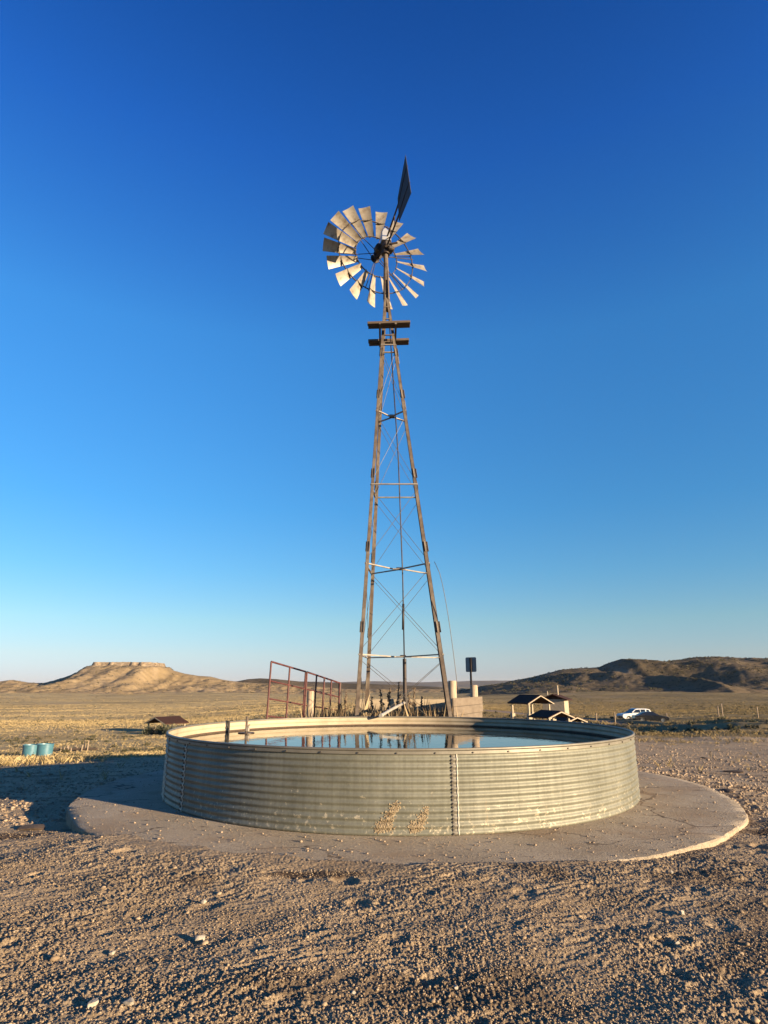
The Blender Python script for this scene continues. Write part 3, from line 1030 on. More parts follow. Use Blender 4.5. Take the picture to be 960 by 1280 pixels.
# ------------------------------------------------------------------ stock tank
def build_tank():
    t = thing('stock_tank', 'large round corrugated galvanised water tank on the concrete slab', 'water tank', (TX, TY, 0))
    nz = 11*10
    z0 = .006
    corr = [(TR+.0078*math.sin(2*PI*11*i/nz), z0+(TANK_H-.045-z0)*i/nz) for i in range(nz+1)]
    outer = corr+[(TR+.002, TANK_H-.02), (TR+.002, TANK_H)]
    MB().lathe(outer, 540).build('wall', M['tank'], t, True)
    inner = [(r-.006, z) for r, z in outer][::-1]
    MB().lathe(inner, 540).build('lining', M['inside'], t, True)
    # rolled rim and the angle band under it
    mb = MB()
    prof = [(TR+.016*math.cos(a), TANK_H+.004+.016*math.sin(a)) for a in np.linspace(0, 2*PI, 10, endpoint=False)]
    mb.lathe(prof, 540, True)
    prof = [(TR+.004, TANK_H-.045), (TR+.019, TANK_H-.045), (TR+.019, TANK_H-.012), (TR+.004, TANK_H-.012)]
    mb.lathe(prof, 540, True)
    mb.build('rim', M['galv2'], t, True, autos=40)
    # rim bolts / clips
    b0 = MB().tube([(TR+.016, 0, 0), (TR+.032, 0, 0)], .009, 6).build('rim_bolt', M['bolt'], t, loc=(0, 0, TANK_H-.03))
    for k in range(54):
        b = b0 if k == 0 else b0.copy()
        if k: COL.objects.link(b); b.parent = t
        b.rotation_euler = (0, 0, 2*PI*k/54+.03)
    # lapped seams
    for px, lab in ((566, 0), (229, 0), (None, 205), (None, 20), (None, 110)):
        if px:
            ang = None
            for q in np.linspace(PI, 2*PI, 4000):
                X = TX+TR*math.cos(q); Y = TY+TR*math.sin(q)
                zz = .45
                d = Y*math.cos(PITCH)+(zz-EYE)*math.sin(PITCH)
                if abs(480+F_PX*X/d-px) < .4:
                    if px < 400 and Y > TY: continue
                    ang = q; break
            if ang is None: continue
        else:
            ang = R(lab)
        mb = MB()
        vs = []; fs = []
        w = .055/TR
        cols = np.linspace(-w*.2, w, 4)
        for j, da in enumerate(cols):
            off = .006 if 0 < j < 3 else .0045
            for (r, z) in corr:
                a = ang+da
                vs.append(((r+off)*math.cos(a), (r+off)*math.sin(a), z))
        m = len(corr)
        for j in range(3):
            for i in range(m-1):
                fs.append((j*m+i, (j+1)*m+i, (j+1)*m+i+1, j*m+i+1))
        mb.add(vs, fs)
        # raised edge strip
        mb2 = MB()
        mb2.tube([((r+.006)*math.cos(ang+w), (r+.006)*math.sin(ang+w), z) for r, z in corr[::2]], .0085, 6)
        s = mb.build('seam_strip', M['galv2'], t, True)
        mb2.build('seam_edge', M['seamedge'], s, True)
        if not px: continue
        b0 = None
        for i in range(22):
            r, z = corr[int((i+.5)/22*nz)]
            if b0 is None:
                b0 = b = MB().tube([(.004, 0, 0), (.017, 0, 0)], .0105, 6).build('seam_bolt', M['bolt'], s)
            else:
                b = b0.copy(); COL.objects.link(b); b.parent = s
            b.location = (r*math.cos(ang), r*math.sin(ang), z); b.rotation_euler = (0, 0, ang)
    # mud rubbed on by cattle
    def splat(pts, seed):
        g = random.Random(seed)
        mb = MB()
        for (pxa, pya, wpx) in pts:
            for _ in range(int(95*wpx/8)):
                px = pxa+g.gauss(0, wpx*.36); py = pya+g.gauss(0, 3.4)
                # hit the front of the tank
                yy = TY-TR
                for _it in range(6):
                    p = at(px, py, yy)
                    dx = p.x-TX
                    yy = TY-math.sqrt(max(TR*TR-dx*dx, 0))
                p = at(px, py, yy)
                if p.z < .03: continue
                a = math.atan2(p.y-TY, p.x-TX)
                rr = TR+.0078*math.sin(2*PI*11*(p.z-z0)/(TANK_H-.045-z0))
                s = g.uniform(.004, .016)
                Mx = Matrix.Rotation(a, 4, 'Z') @ Matrix.Translation((rr+.001, 0, p.z)) @ Matrix.Rotation(g.uniform(0, 6), 4, 'X') @ Matrix.Diagonal((.0012+.0026*g.random(), s, s*g.uniform(.5, 1.1), 1))
                mb.add([tuple(v*g.uniform(.75, 1.2)) for v in ICO_V], [list(f) for f in ICO_F], Mx)
        return mb.build('mud_patch', M['mud'], t, True)
    a = splat([(473, 1036, 10), (477, 1031, 11), (482, 1026, 10), (487, 1020, 9), (491, 1014, 8), (495, 1009, 6), (486, 1034, 9)], 4)
    a['label'] = 'dried tan mud smear, larger and further left'
    a = splat([(519, 1038, 9), (524, 1032, 9), (527, 1026, 8), (529, 1020, 6), (533, 1013, 4), (516, 1034, 6)], 9)
    a['label'] = 'dried tan mud smear, smaller and near the seam'
    return t


M['seamedge'] = simple('seam_edge_zinc', [(.3, (.48, .46, .38)), (.7, (.60, .57, .48))], 8, .6, .1, .1, 30)
M['galv2'] = simple('rim_galvanised', [(.3, (.20, .18, .14)), (.7, (.29, .265, .21))], 5, .5, .35, .15, 30)
build_tank()

mb = MB()
n = 200
vs = [(0, 0, 0)]+[((TR-.022)*math.cos(2*PI*k/n), (TR-.022)*math.sin(2*PI*k/n), 0) for k in range(n)]
mb.add(vs, [(0, 1+k, 1+(k+1) % n) for k in range(n)])
o = mb.build('water', M['water'], None, True, (TX, TY, .712))
tag(o, 'still dark water in the round tank reflecting the sky', 'water', kind='structure')
# algae/scum collar at the waterline belongs to the tank
mb = MB().lathe([(TR-.0195, .695), (TR-.024, .697), (TR-.025, .732), (TR-.0195, .739)], 300)
tk = bpy.data.objects['stock_tank']
mb.build('waterline_stain', M['dung'], tk, True)

# dark strap hooked over the rim, left of the float
a0 = math.atan2(13.02-TY, -3.09-TX)
mb = MB()
Mx = Matrix.Rotation(a0, 4, 'Z')
mb.box((TR-.034, 0, .79), (.012, .05, .26), Mx, .003)
mb.box((TR, 0, TANK_H+.027), (.075, .05, .012), Mx, .003)
mb.box((TR+.032, 0, .87), (.010, .05, .10), Mx, .003)
mb.build('strap', M['seal'], tk)

# float valve
t = thing('float_valve', 'rusty upright rod with a flat float disc in the tank near the left rim', 'float valve', (-2.64, 12.65, .69))
MB().tube([(0, 0, -.2), (0, 0, .33)], .022, 8).build('rod', M['rust'], t, True)
MB().tube([(0, 0, .01), (0, 0, .035)], .155, 20).build('float_disc', M['iron'], t, True, autos=30)
mb = MB()
mb.box((.02, -.01, .09), (.08, .07, .08), None, .015)
mb.tube([(.02, 0, .12), (.06, 0, .18)], .016, 8)
mb.build('valve_body', M['galv'], t)

# ------------------------------------------------------------------ windmill
WY = 17.2
PHI = .075


def cx(z): return .507-.0323*z
def hw(z): return max(.075, 1.275-.0904*z)


def corner(z, sx, sy, k=1.0):
    """sx -1/1 left/right, sy -1 near, 1 far"""
    h = hw(z)*k
    c = Vector((cx(z)+math.sin(PHI)*hw(z), WY, z))
    e1 = Vector((1, -.0, 0)); e2 = Vector((math.sin(PHI), math.cos(PHI), 0))
    return c+e1*(sx*h)+e2*(sy*h)


wm = thing('windmill', 'tall rusty four legged farm windmill standing behind the water tank', 'windmill', (cx(0), WY, 0))
OFF = Vector((cx(0), WY, 0))


def L(p): return Vector(p)-OFF


def gz(p): return hz(p.x, p.y)


rolls = {(-1, -1): 0, (1, -1): PI/2, (1, 1): PI, (-1, 1): -PI/2}
for sx in (-1, 1):
    for sy in (-1, 1):
        a = corner(-.15, sx, sy); b = corner(13.35, sx, sy)
        mb = MB()
        A, B = L(a), L(b)
        d = (B-A).normalized()
        e1 = Vector((-sx, 0, 0)); e2 = Vector((-sy*math.sin(PHI), -sy*math.cos(PHI), 0))
        wleg, tleg = .100, .012
        for (u, v) in ((e1, e2), (e2, e1)):
            vs = []
            for P, ww in ((A, wleg), (B, wleg*.8)):
                vs += [P, P+u*ww, P+u*ww+v*tleg, P+v*tleg]
            mb.add(vs, [(0, 1, 5, 4), (1, 2, 6, 5), (2, 3, 7, 6), (3, 0, 4, 7), (0, 3, 2, 1), (4, 5, 6, 7)])
        # splice plates with bolts, where the leg sections join
        for zs in (2.9, 5.05, 7.2, 9.75, 11.2):
            P = L(corner(zs, sx, sy)); Q = L(corner(zs+.28, sx, sy))
            o_ = -e1*.006-e2*.006
            mb.bar(P+o_+e1*.045, Q+o_+e1*.045, .075, .010)
            mb.bar(P+o_+e2*.045, Q+o_+e2*.045, .010, .075)
            for kk in range(4):
                Z = P+(Q-P)*(.14+.24*kk)
                mb.tube([Z-e1*.03+e2*.04, Z+e1*.02+e2*.04], .014, 6)
        mb.build('leg', M['rust'], wm)

LEV = [2.35, 4.73, 7.0, 9.34, 11.6]
mb_all = []
mid_guides = {2.35, 4.73, 9.34}
for z in LEV:
    for sy in (-1, 1):
        mb = MB()
        a = L(corner(z, -1, sy)); b = L(corner(z, 1, sy))
        if z in mid_guides:
            c = (a+b)/2
            c = Vector((c.x, (L(corner(z, 0, 0))).y+sy*.06, z-.02))
            c1 = c+(b-a)*-.06; c2 = c+(b-a)*.06
            mb.bar(a, c1, .042, .03); mb.bar(c1, c2, .042, .03); mb.bar(c2, b, .042, .03)
        else:
            mb.bar(a, b, .045, .03)
        mb.build('girt', M['galv'], wm)
    for sx in (-1, 1):
        mb = MB()
        mb.bar(L(corner(z, sx, -1)), L(corner(z, sx, 1)), .042, .03)
        mb.build('girt', M['galv'], wm)
    if z in mid_guides:
        MB().box(L(corner(z, 0, 0)), (.16, .16, .05), None, .01).build('rod_guide', M['iron'], wm)
# cross bracing rods on the four faces
zs = [.25]+LEV+[12.1]
for i in range(len(zs)-1):
    za, zb = zs[i]+.12, zs[i+1]-.15
    if zb-za < .8: continue
    for (p, q) in (((-1, -1), (1, -1)), ((1, -1), (1, 1)), ((1, 1), (-1, 1)), ((-1, 1), (-1, -1))):
        mb = MB()
        mb.tube([L(corner(za, *p, .97)), L(corner(zb, *q, .97))], .0065, 5)
        mb.tube([L(corner(za, *q, .95)), L(corner(zb, *p, .95))], .0065, 5)
        mb.build('brace_rod', M['wire'], wm)
# short rails above and below the platform
for z in (11.95, 12.55, 13.0):
    for sy in (-1, 1):
        MB().bar(L(corner(z, -1, sy)), L(corner(z, 1, sy)), .035, .03).build('girt', M['rust'], wm)
# platform: two planks, on bearers
pz = 12.12
for sy in (-1, 1):
    c = Vector((cx(pz)+.03, WY+sy*.5, pz))
    mb = MB()
    tilt = Matrix.Translation(L(c)) @ Matrix.Rotation(-.035, 4, 'Y') @ Matrix.Rotation(.03, 4, 'X')
    mb.box((0, -.085, 0), (1.29, .155, .075), tilt, .006)
    mb.box((.01, .085, .003), (1.27, .155, .075), tilt, .006)
    mb.build('platform_plank', M['plank'], wm)
mb = MB()
for sx in (-1, 1):
    c = L(Vector((cx(pz)+sx*.24, WY, pz-.065)))
    mb.bar(c+Vector((0, -.68, 0)), c+Vector((0, .68, 0)), .06, .05)
mb.build('platform_bearer', M['rust'], wm)
# mast
mb = MB()
top = L(Vector((cx(15.0)+.03, WY, 15.0)))
mb.tube([L(Vector((cx(12.9)+.02, WY, 12.9))), L(Vector((cx(14.1)+.03, WY, 14.1)))], .045, 10)
mb.tube([L(Vector((cx(14.0)+.03, WY, 14.0))), top], .075, 10)
for sx in (-1, 1):
    for sy in (-1, 1):
        mb.bar(L(corner(13.3, sx, sy)), L(Vector((cx(14.5)+.03+sx*.05, WY+sy*.05, 14.5))), .06, .02)
mb.build('mast', M['rust'], wm, True, autos=35)
# pump rod and pump pipe
MB().tube([L(Vector((cx(14)+.03, WY, 14))), L(Vector((.42, WY, 8))), L(Vector((.52, WY, 4.5))), L(Vector((.545, WY, 2.2)))], .017, 6).build('pump_rod', M['iron'], wm, True)
MB().tube([L(Vector((.52, WY, 3.05))), L(Vector((.53, WY, 3.75)))], .032, 6).build('rod_coupling', M['iron'], wm, True)
mb = MB()
mb.tube([L(Vector((.55, WY, 2.28))), L(Vector((.56, WY, -.1)))], .05, 10)
mb.tube([L(Vector((.555, WY, 1.0))), L(Vector((.555, WY, 1.22)))], .085, 10)
mb.build('pump_pipe', M['iron'], wm, True, autos=35)
# furl wire hanging outside the right leg
pts = []
for i in range(13):
    f = i/12
    e = f*f*(3-2*f)
    pts.append(at(543+30*(f**.62), 702+166*f, 16.0+.1*f))
MB().tube([L(p) for p in pts], .008, 5).build('furl_wire', M['wire'], wm, True)

# head: gearbox, hood, wheel, tail
HUBZ = 15.34
YAW = R(25)
axis = Vector((math.sin(YAW), -math.cos(YAW), 0))            # from wheel towards the tower top
pivot = Vector((cx(15.0)+.03, WY, HUBZ))
mb = MB()
Gm = Matrix.Translation(L(pivot)) @ Matrix.Rotation(YAW, 4, 'Z')
mb.box((0, .02, -.08), (.30, .50, .26), Gm, .05)
mb.box((.10, -.12, -.22), (.22, .28, .14), Gm, .03)
mb.tube([(0, .65, 0), (0, -.22, 0)], .05, 10, M=Gm)
mb.tube([(-.14, .30, -.02), (-.14, .12, -.02)], .15, 14, M=Gm)
mb.tube([(.13, .24, .02), (.13, .10, .02)], .12, 14, M=Gm)
mb.tube([(.05, -.25, -.1), (.26, -.34, -.05)], .035, 8, M=Gm)
mb.tube([(0, 0, -.35), (0, 0, -.2)], .14, 12, M=Gm)
mb.tube([(-.1, .1, -.2), (-.24, .3, -.32)], .03, 8, M=Gm)
mb.build('gearbox', M['iron'], wm, True, autos=35)
mb = MB()
prof = [(-.13, .05), (-.13, .40), (-.09, .54), (-.03, .60), (.05, .50), (.12, .30), (.14, .05)]
Hm = Matrix.Translation(L(pivot)) @ Matrix.Rotation(R(7), 4, 'Z') @ Matrix.Diagonal((1.25, 1, 1, 1))
nn = len(prof)
vs = []
for yy, k in ((-.22, .82), (-.12, 1), (.14, 1), (.24, .82)):
    vs += [(x*k, yy, .05+(z-.05)*k) for x, z in prof]
fs = [list(range(nn))[::-1], [3*nn+i for i in range(nn)]]
for j in range(3):
    for i in range(nn):
        fs.append((j*nn+i, j*nn+(i+1) % nn, (j+1)*nn+(i+1) % nn, (j+1)*nn+i))
mb.add(vs, fs, Hm)
mb.build('gearbox_hood', M['hood'], wm, True, autos=30)

# wheel: local frame, disc in XZ, axis along -Y toward the tower
WR = 1.88
Wc = pivot-axis*.72+Vector((0, 0, .08))
wheel_mb = MB()
wheel_mb.tube([(0, .16, 0), (0, -.18, 0)], .085, 14)
wheel_mb.tube([(0, .13, 0), (0, .10, 0)], .16, 16)
wheel_mb.tube([(0, -.13, 0), (0, -.10, 0)], .16, 16)
for k in range(6):
    a = 2*PI*k/6+.28
    for s_ in (-1, 1):
        d = .045
        ca, sa = math.cos(a+s_*.05), math.sin(a+s_*.05)
        wheel_mb.tube([(.14*math.cos(a+s_*.35), .115*s_, .14*math.sin(a+s_*.35)), (.80*ca, .03*s_, .80*sa), (1.40*ca, .02*s_, 1.40*sa)], .013, 6)
wheel = wheel_mb.build('wheel', M['iron'], wm, True, autos=35)
wheel.location = L(Wc)
wheel.rotation_euler = (R(0), 0, YAW)


def ring(rad, w, h):
    n = 90
    mb = MB()
    mb.lathe([(rad-w/2, -h/2), (rad+w/2, -h/2), (rad+w/2, h/2), (rad-w/2, h/2)], n, True, Matrix.Rotation(PI/2, 4, 'X'))
    return mb


ring(.76, .022, .035).build('inner_ring', M['iron'], wheel)
ring(1.36, .022, .035).build('outer_ring', M['iron'], wheel)
NB = 18


def blade_mesh():
    nu, nv = 7, 9
    vs = []
    r0, r1 = .74, WR
    pitch0, pitch1 = R(40), R(27)
    for side in (0, 1):
        for j in range(nv):
            f = j/(nv-1)
            r = r0+(r1-r0)*f
            w = .185+(.415-.185)*f
            pt = pitch0+(pitch1-pitch0)*f
            for i in range(nu):
                u = (i/(nu-1)-.5)*w
                camber = .03*(1-(2*i/(nu-1)-1)**2)*(w/.5)
                xx = u*math.cos(pt)+camber*math.sin(pt)
                yy = BLADE_SIGN*(u*math.sin(pt)-camber*math.cos(pt))+(0.004 if side else 0)
                vs.append((xx, yy, r))
    fs = []
    n1 = nu*nv
    for j in range(nv-1):
        for i in range(nu-1):
            a = j*nu+i
            fs.append((a, a+1, a+nu+1, a+nu))
            fs.append((n1+a, n1+a+nu, n1+a+nu+1, n1+a+1))
    for j in range(nv-1):
        for i in (0, nu-1):
            a = j*nu+i
            fs.append((a, a+nu, n1+a+nu, n1+a))
    for i in range(nu-1):
        for j in (0, nv-1):
            a = j*nu+i
            fs.append((a, a+1, n1+a+1, n1+a))
    return vs, fs


BLADE_SIGN = -1
bl0 = None
vs, fs = blade_mesh()
bm_ = MB().add(vs, fs)
for k in range(NB):
    if bl0 is None:
        bl = bm_.build('blade', M['blade'], wheel, True, autos=40)
        bl0 = bl
    else:
        bl = bl0.copy(); COL.objects.link(bl); bl.parent = wheel
    bl.rotation_euler = (0, 2*PI*k/NB+.10, 0)
# brackets holding blades to the rings: short dark clips
clip = None
for k in range(NB):
    if clip is None:
        mb = MB()
        mb.box((0, .0, 1.36), (.03, .07, .03))
        mb.bar((-.15, -.085*BLADE_SIGN+.006, 1.36), (.15, .085*BLADE_SIGN-.006, 1.36), .02, .012)
        clip = mb.build('blade_clip', M['iron'], wheel)
        c_ = clip
    else:
        c_ = clip.copy(); COL.objects.link(c_); c_.parent = wheel
    c_.rotation_euler = (0, 2*PI*k/NB+.10, 0)

# tail: vane reaching towards the camera
tdir = Vector((.292, -.956, 0))


def TP(s, z, off=0.0):
    q = pivot+tdir*s
    nrm = Vector((tdir.y, -tdir.x, 0))
    q = q+nrm*off
    return Vector((q.x, q.y, z))


def tail_solve(px, py):
    best = None
    for s in np.linspace(.2, 6, 1200):
        q = pivot+tdir*s
        p = at(px, py, q.y)
        e = abs(p.x-q.x)
        if best is None or e < best[0]: best = (e, s, p.z)
    return best[1], best[2]


quad = [tail_solve(*q) for q in ((499, 277), (497.2, 248), (507, 194), (514, 241))]
mb = MB()
ol = [TP(s, z) for s, z in quad]
nrm = Vector((tdir.y, -tdir.x, 0))*.006
vs = [L(p-nrm) for p in ol]+[L(p+nrm) for p in ol]
mb.add(vs, [(0, 1, 2, 3), (7, 6, 5, 4), (0, 4, 5, 1), (1, 5, 6, 2), (2, 6, 7, 3), (3, 7, 4, 0)])
vane = mb.build('tail_vane', M['vane'], wm)
# stiffening ribs on the vane
mb = MB()
for f in (.28, .72):
    p = ol[0].lerp(ol[1], f); q = ol[3].lerp(ol[2], f)
    mb.bar(L(p-nrm*2), L(q-nrm*2), .02, .014)
    mb.bar(L(p+nrm*2), L(q+nrm*2), .02, .014)
mb.build('vane_rib', M['vane'], vane)
mb = MB()
A = L(pivot+Vector((.02, -.1, .16))); B = L(pivot+Vector((.02, -.1, -.16)))
m1 = L(ol[0].lerp(ol[1], .72)); m2 = L(ol[0].lerp(ol[1], .28))
e1 = L(ol[3].lerp(ol[2], .5))
mb.bar(A, m1, .045, .03); mb.bar(B, m2, .045, .03)
mb.bar(m1, L(ol[3].lerp(ol[2], .72)), .04, .03)
for f in (.35, .7):
    mb.bar(A.lerp(m1, f), B.lerp(m2, f), .03, .02)
mb.bar(A, B.lerp(m2, .35), .025, .02)
mb.build('tail_bone', M['iron'], wm)

# ------------------------------------------------------------------ outlet pipe, board panel, gate, sign
mb = MB()
mb.tube([Vector((.53, 17.1, 1.15)), Vector((.2, 15.9, 1.04)), Vector((-.06, 14.86, .935))], .036, 12)
mb.tube([Vector((-.04, 14.94, .942)), Vector((-.075, 14.80, .93))], .045, 12)
o = mb.build('outlet_pipe', M['whitepipe'], None, True, autos=40)
tag(o, 'pale pipe sloping from the windmill pump over the far tank rim', 'pipe')
mb = MB()

pn = thing('board_panel', 'weathered wide board nailed to two round posts right of the windmill', 'board fence', (1.73, 16.6, 0))
pa, pb = Vector((1.73, 16.6, 0)), Vector((2.86, 19.2, 0))
u = (pb-pa).normalized()
ang = math.atan2(u.y, u.x)
mb = MB()
Mx = Matrix.Rotation(ang, 4, 'Z')
Lp = (pb-pa).length
mb.box((Lp/2, -.02, 1.17), (Lp, .05, .21), Mx, .008)
mb.box((Lp/2+.01, -.022, .955), (Lp, .05, .21), Mx, .008)
mb.box((Lp/2-.01, -.018, .74), (Lp*.96, .05, .21), Mx, .008)
mb.build('board', M['board'], pn)
for d, top in ((.42, 1.71), (2.5, 1.60)):
    q = Mx @ Vector((d, .12, 0))
    MB().tube([(q.x, q.y, -.5), (q.x+.01, q.y, top-.02), (q.x+.01, q.y, top)], [.115, .11, .095], 14).build('post', M['postwood'], pn, True, autos=40)

sg = thing('sign', 'square sign seen from its grey back on a thin post behind the board panel', 'sign', (2.98, 22.0, hz(2.98, 22)))
g0 = hz(2.98, 22)
sr = Matrix.Rotation(R(-38), 4, 'Z')
mb = MB()
mb.prism([(-.21, 2.06-g0), (-.18, 2.03-g0), (.18, 2.03-g0), (.21, 2.06-g0), (.21, 2.49-g0), (.18, 2.52-g0), (-.18, 2.52-g0), (-.21, 2.49-g0)], .006, sr)
mb.build('sign_plate', M['signback'], sg)
MB().box((0, -.03, (2.5-g0)/2-.2), (.06, .04, 2.5-g0+.4), sr).build('post', M['iron'], sg)

# low wall that closes the windmill plot at the back
mb = MB()
for k in range(4):
    mb.box((1.02, 19.42+.004*(k % 2), -.05+.36*k), (3.75, .10, .335), None, .012)
o = mb.build('low_wall', M['wallboard'])
tag(o, 'low pale plank wall behind the weeds, between the windmill legs and the board panel', 'wall')

# red pipe gate, two panels
gt = thing('pipe_gate', 'dark red pipe livestock gate leaning by the tank, left of the windmill', 'gate', (-2.9, 16.5, 0))
GO = Vector((-2.9, 16.5, 0))


def gate_panel(p0, p1, top0, top1, h0, h1, ups, rails, r=.024):
    """p0/p1 ground ends (x,y); top z at both ends; panel heights"""
    mb = MB()
    def P(f, g):
        x = p0[0]+(p1[0]-p0[0])*f; y = p0[1]+(p1[1]-p0[1])*f
        zt = top0+(top1-top0)*f; hh = h0+(h1-h0)*f
        return Vector((x-.06*g, y, zt-hh*g))-GO
    for f in ups:
        mb.tube([P(f, 0), P(f, 1)], r, 8)
    for g in rails:
        mb.tube([P(0, g), P(1, g)], r if g in (0, 1) else r*.8, 8)
    return mb.build('gate_panel', M['redpipe'], gt, True, autos=40)


gate_panel((-2.90, 16.5), (-2.19, 18.0), 2.18, 1.96, 1.75, 1.70, (0, .52, 1), (0, .27, .52, .76, 1))
gate_panel((-2.15, 18.0), (-1.36, 20.0), 1.95, 1.66, 1.70, 1.55, (0, .27, .5, .72, 1), (0, .27, .52, .76, 1))
o = MB().tube([(-2.05, 18.15, -.5), (-2.05, 18.15, 1.42), (-2.05, 18.15, 1.44)], [.10, .095, .08], 14).build('wood_post', M['postwood'], None, True, autos=40)
tag(o, 'pale thick wooden post standing behind the red pipe gate', 'post')
o = MB().tube([(-1.36, 20.05, -.6), (-1.36, 20.05, 1.68)], .05, 10).build('gate_post', M['iron'], None, True, autos=40)
tag(o, 'dark thin steel post at the far end of the red gate', 'post')
# low red rail between the windmill legs
o = MB().box((-.55, 19.15, .55), (.95, .05, .35), None, .01).build('red_board', M['redpipe'], None)
tag(o, 'low red board half hidden in weeds under the windmill', 'board')


# ------------------------------------------------------------------ weeds behind the tank
def blades(name, label, cat, x, y, hgt, mat, seed, nb=5, w=.012, lean=.35, base=None):
    g = np.random.default_rng(seed)
    n = len(x)
    if base is None:
        base, _, _ = H(x, y, False)
    X = np.repeat(x, nb)+g.normal(0, .05, n*nb)*np.repeat(hgt, nb)*2
    Y = np.repeat(y, nb)+g.normal(0, .05, n*nb)*np.repeat(hgt, nb)*2
    Z = np.repeat(base, nb)-.02
    hh = np.repeat(hgt, nb)*g.uniform(.5, 1.1, n*nb)
    a = g.uniform(0, 2*PI, n*nb)
    ww = w*np.sqrt(np.repeat(hgt, nb)/.3)
    dx, dy = np.cos(a)*ww, np.sin(a)*ww
    l = g.normal(0, lean, (n*nb, 2))*hh[:, None]
    v0 = np.stack([X-dx, Y-dy, Z], 1); v1 = np.stack([X+dx, Y+dy, Z], 1)
    v2 = np.stack([X+dx*.7+l[:, 0]*.4, Y+dy*.7+l[:, 1]*.4, Z+hh*.6], 1)
    v3 = np.stack([X+l[:, 0], Y+l[:, 1], Z+hh], 1)
    V = np.stack([v0, v1, v2, v3], 1).reshape(-1, 3)
    T = np.arange(n*nb*4).reshape(-1, 4)
    o = mesh_np(name, V, T, mat, False)
    return tag(o, label, cat, kind='stuff')


n = 8000
wx = rng.uniform(-1.9, 1.75, n); wy = rng.uniform(16.4, 19.15, n)
k = perlin(wx*1.6, wy*1.1, 310) > -.35
wx, wy = wx[k], wy[k]
blades('weeds', 'tangle of dry tan weeds growing around the windmill foot', 'weeds', wx, wy, (.45+.85*rng.random(len(wx))**1.7)*(1+.25*perlin(wx*2.3, wy*1.3, 311)), M['weed'], 8, 3, .0026, .13)


def stalk(px, y, toppy, label, seed):
    """dead mullein-like plant: stem, side branches, dark seed head"""
    g = random.Random(seed)
    top = at(px, toppy, y)
    b = hz(top.x, y)
    hh = top.z-b
    o = thing('weed_stalk', label, 'weed', (top.x, y, b), 0, 'dead weed stalks behind the tank')
    mb = MB()
    lean = g.uniform(-.05, .05)
    stem = [Vector((lean*f*f*hh, 0, hh*f)) for f in (0, .3, .6, .85, 1)]
    mb.tube(stem, [.022, .019, .016, .013, .008], 6)
    hd = MB()
    nbr = g.randint(6, 10)
    for i in range(nbr):
        f = g.uniform(.25, .85)
        a = g.uniform(0, 2*PI)
        ln = g.uniform(.10, .26)*(1.2-f)
        p = Vector((lean*f*f*hh, 0, hh*f))
        q = p+Vector((math.cos(a)*ln*.7, math.sin(a)*ln*.7, ln*g.uniform(.5, 1.2)))
        mb.tube([p, q], [.008, .004], 4)
        for _ in range(9):
            c = p.lerp(q, g.uniform(.3, 1.05))+Vector((g.gauss(0, .015), g.gauss(0, .015), g.gauss(0, .015)))
            s = g.uniform(.012, .03)
            hd.add([tuple(v*s*g.uniform(.7, 1.2)) for v in ICO_V], [list(f_) for f_ in ICO_F], Matrix.Translation(c))
    for i in range(70):
        f = g.uniform(.4, 1.0)
        c = Vector((lean*f*f*hh+g.gauss(0, .018), g.gauss(0, .018), hh*f))
        s = g.uniform(.016, .036)*(1.3-f*.7)
        hd.add([tuple(v*s*g.uniform(.7, 1.2)) for v in ICO_V], [list(f_) for f_ in ICO_F], Matrix.Translation(c))
    mb.build('stem', M['stalk'], o)
    hd.build('seed_head', M['stalkdark'], o)


for i, (px, y, tp, lab) in enumerate([
    (495.5, 17.0, 852, 'tallest dead weed stalk, just left of the dark pump pipe'),
    (478, 17.3, 862, 'bushy dead weed stalk left of the tallest one'),
    (484, 18.2, 860, 'thin dead weed stalk between the bushy one and the tallest one'),
    (462, 17.4, 871, 'short dead weed stalk beside the left windmill legs'),
    (431, 18.2, 865, 'dead weed stalk between the gate post and the windmill leg'),
    (512, 17.4, 866, 'dead weed stalk just right of the dark pump pipe'),
    (516, 18.0, 860, 'tall pale dead weed stalk right of the pump pipe'),
    (526, 17.6, 870, 'low dead weed stalk furthest right before the windmill leg')]):
    stalk(px, y, tp, lab, i+20)

# ------------------------------------------------------------------ dry grass and scrub on the plain (stuff)
n = 150000
r = 15*(170/15)**(rng.random(n)**.85)
th = rng.uniform(-.66, .66, n)
gx, gy = r*np.sin(th), r*np.cos(th)
_, gm, rdm = H(gx, gy, False)
cl = fbm(gx*.16, gy*.16, 3, 301)
keep = (rng.random(n) < gm*(.35+.9*np.clip(cl+.3, 0, 1))+.004) & (rdm < .3) & (np.hypot(gx-PX, gy-PY) > PADR+.2)
gx, gy = gx[keep], gy[keep]
rr = np.hypot(gx, gy)
gh = np.clip(rng.uniform(.10, .30, len(gx))*(.7+.6*fbm(gx*.1, gy*.1, 2, 302)), .06, .5)
blades('dry_grass', 'short dry bunch grass covering the plain', 'grass', gx, gy, gh, M['grass'], 15, 7, .008, .45)


n = 430000
r = 120*(820/120)**(rng.random(n))
th = rng.uniform(-.62, .62, n)
gx, gy = r*np.sin(th), r*np.cos(th)
_, gm, rdm = H(gx, gy, False)
cl = fbm(gx*.010, gy*.045, 4, 303)
keep = (rng.random(n) < gm*np.clip(.62+1.0*cl, .12, 1)) & (rdm < .3)
gx, gy = gx[keep], gy[keep]
blades('far_grass', 'taller bunch grass clumps spread over the farther plain', 'grass', gx, gy, rng.uniform(.08, .22, len(gx)), M['grass'], 16, 3, .055, .4)


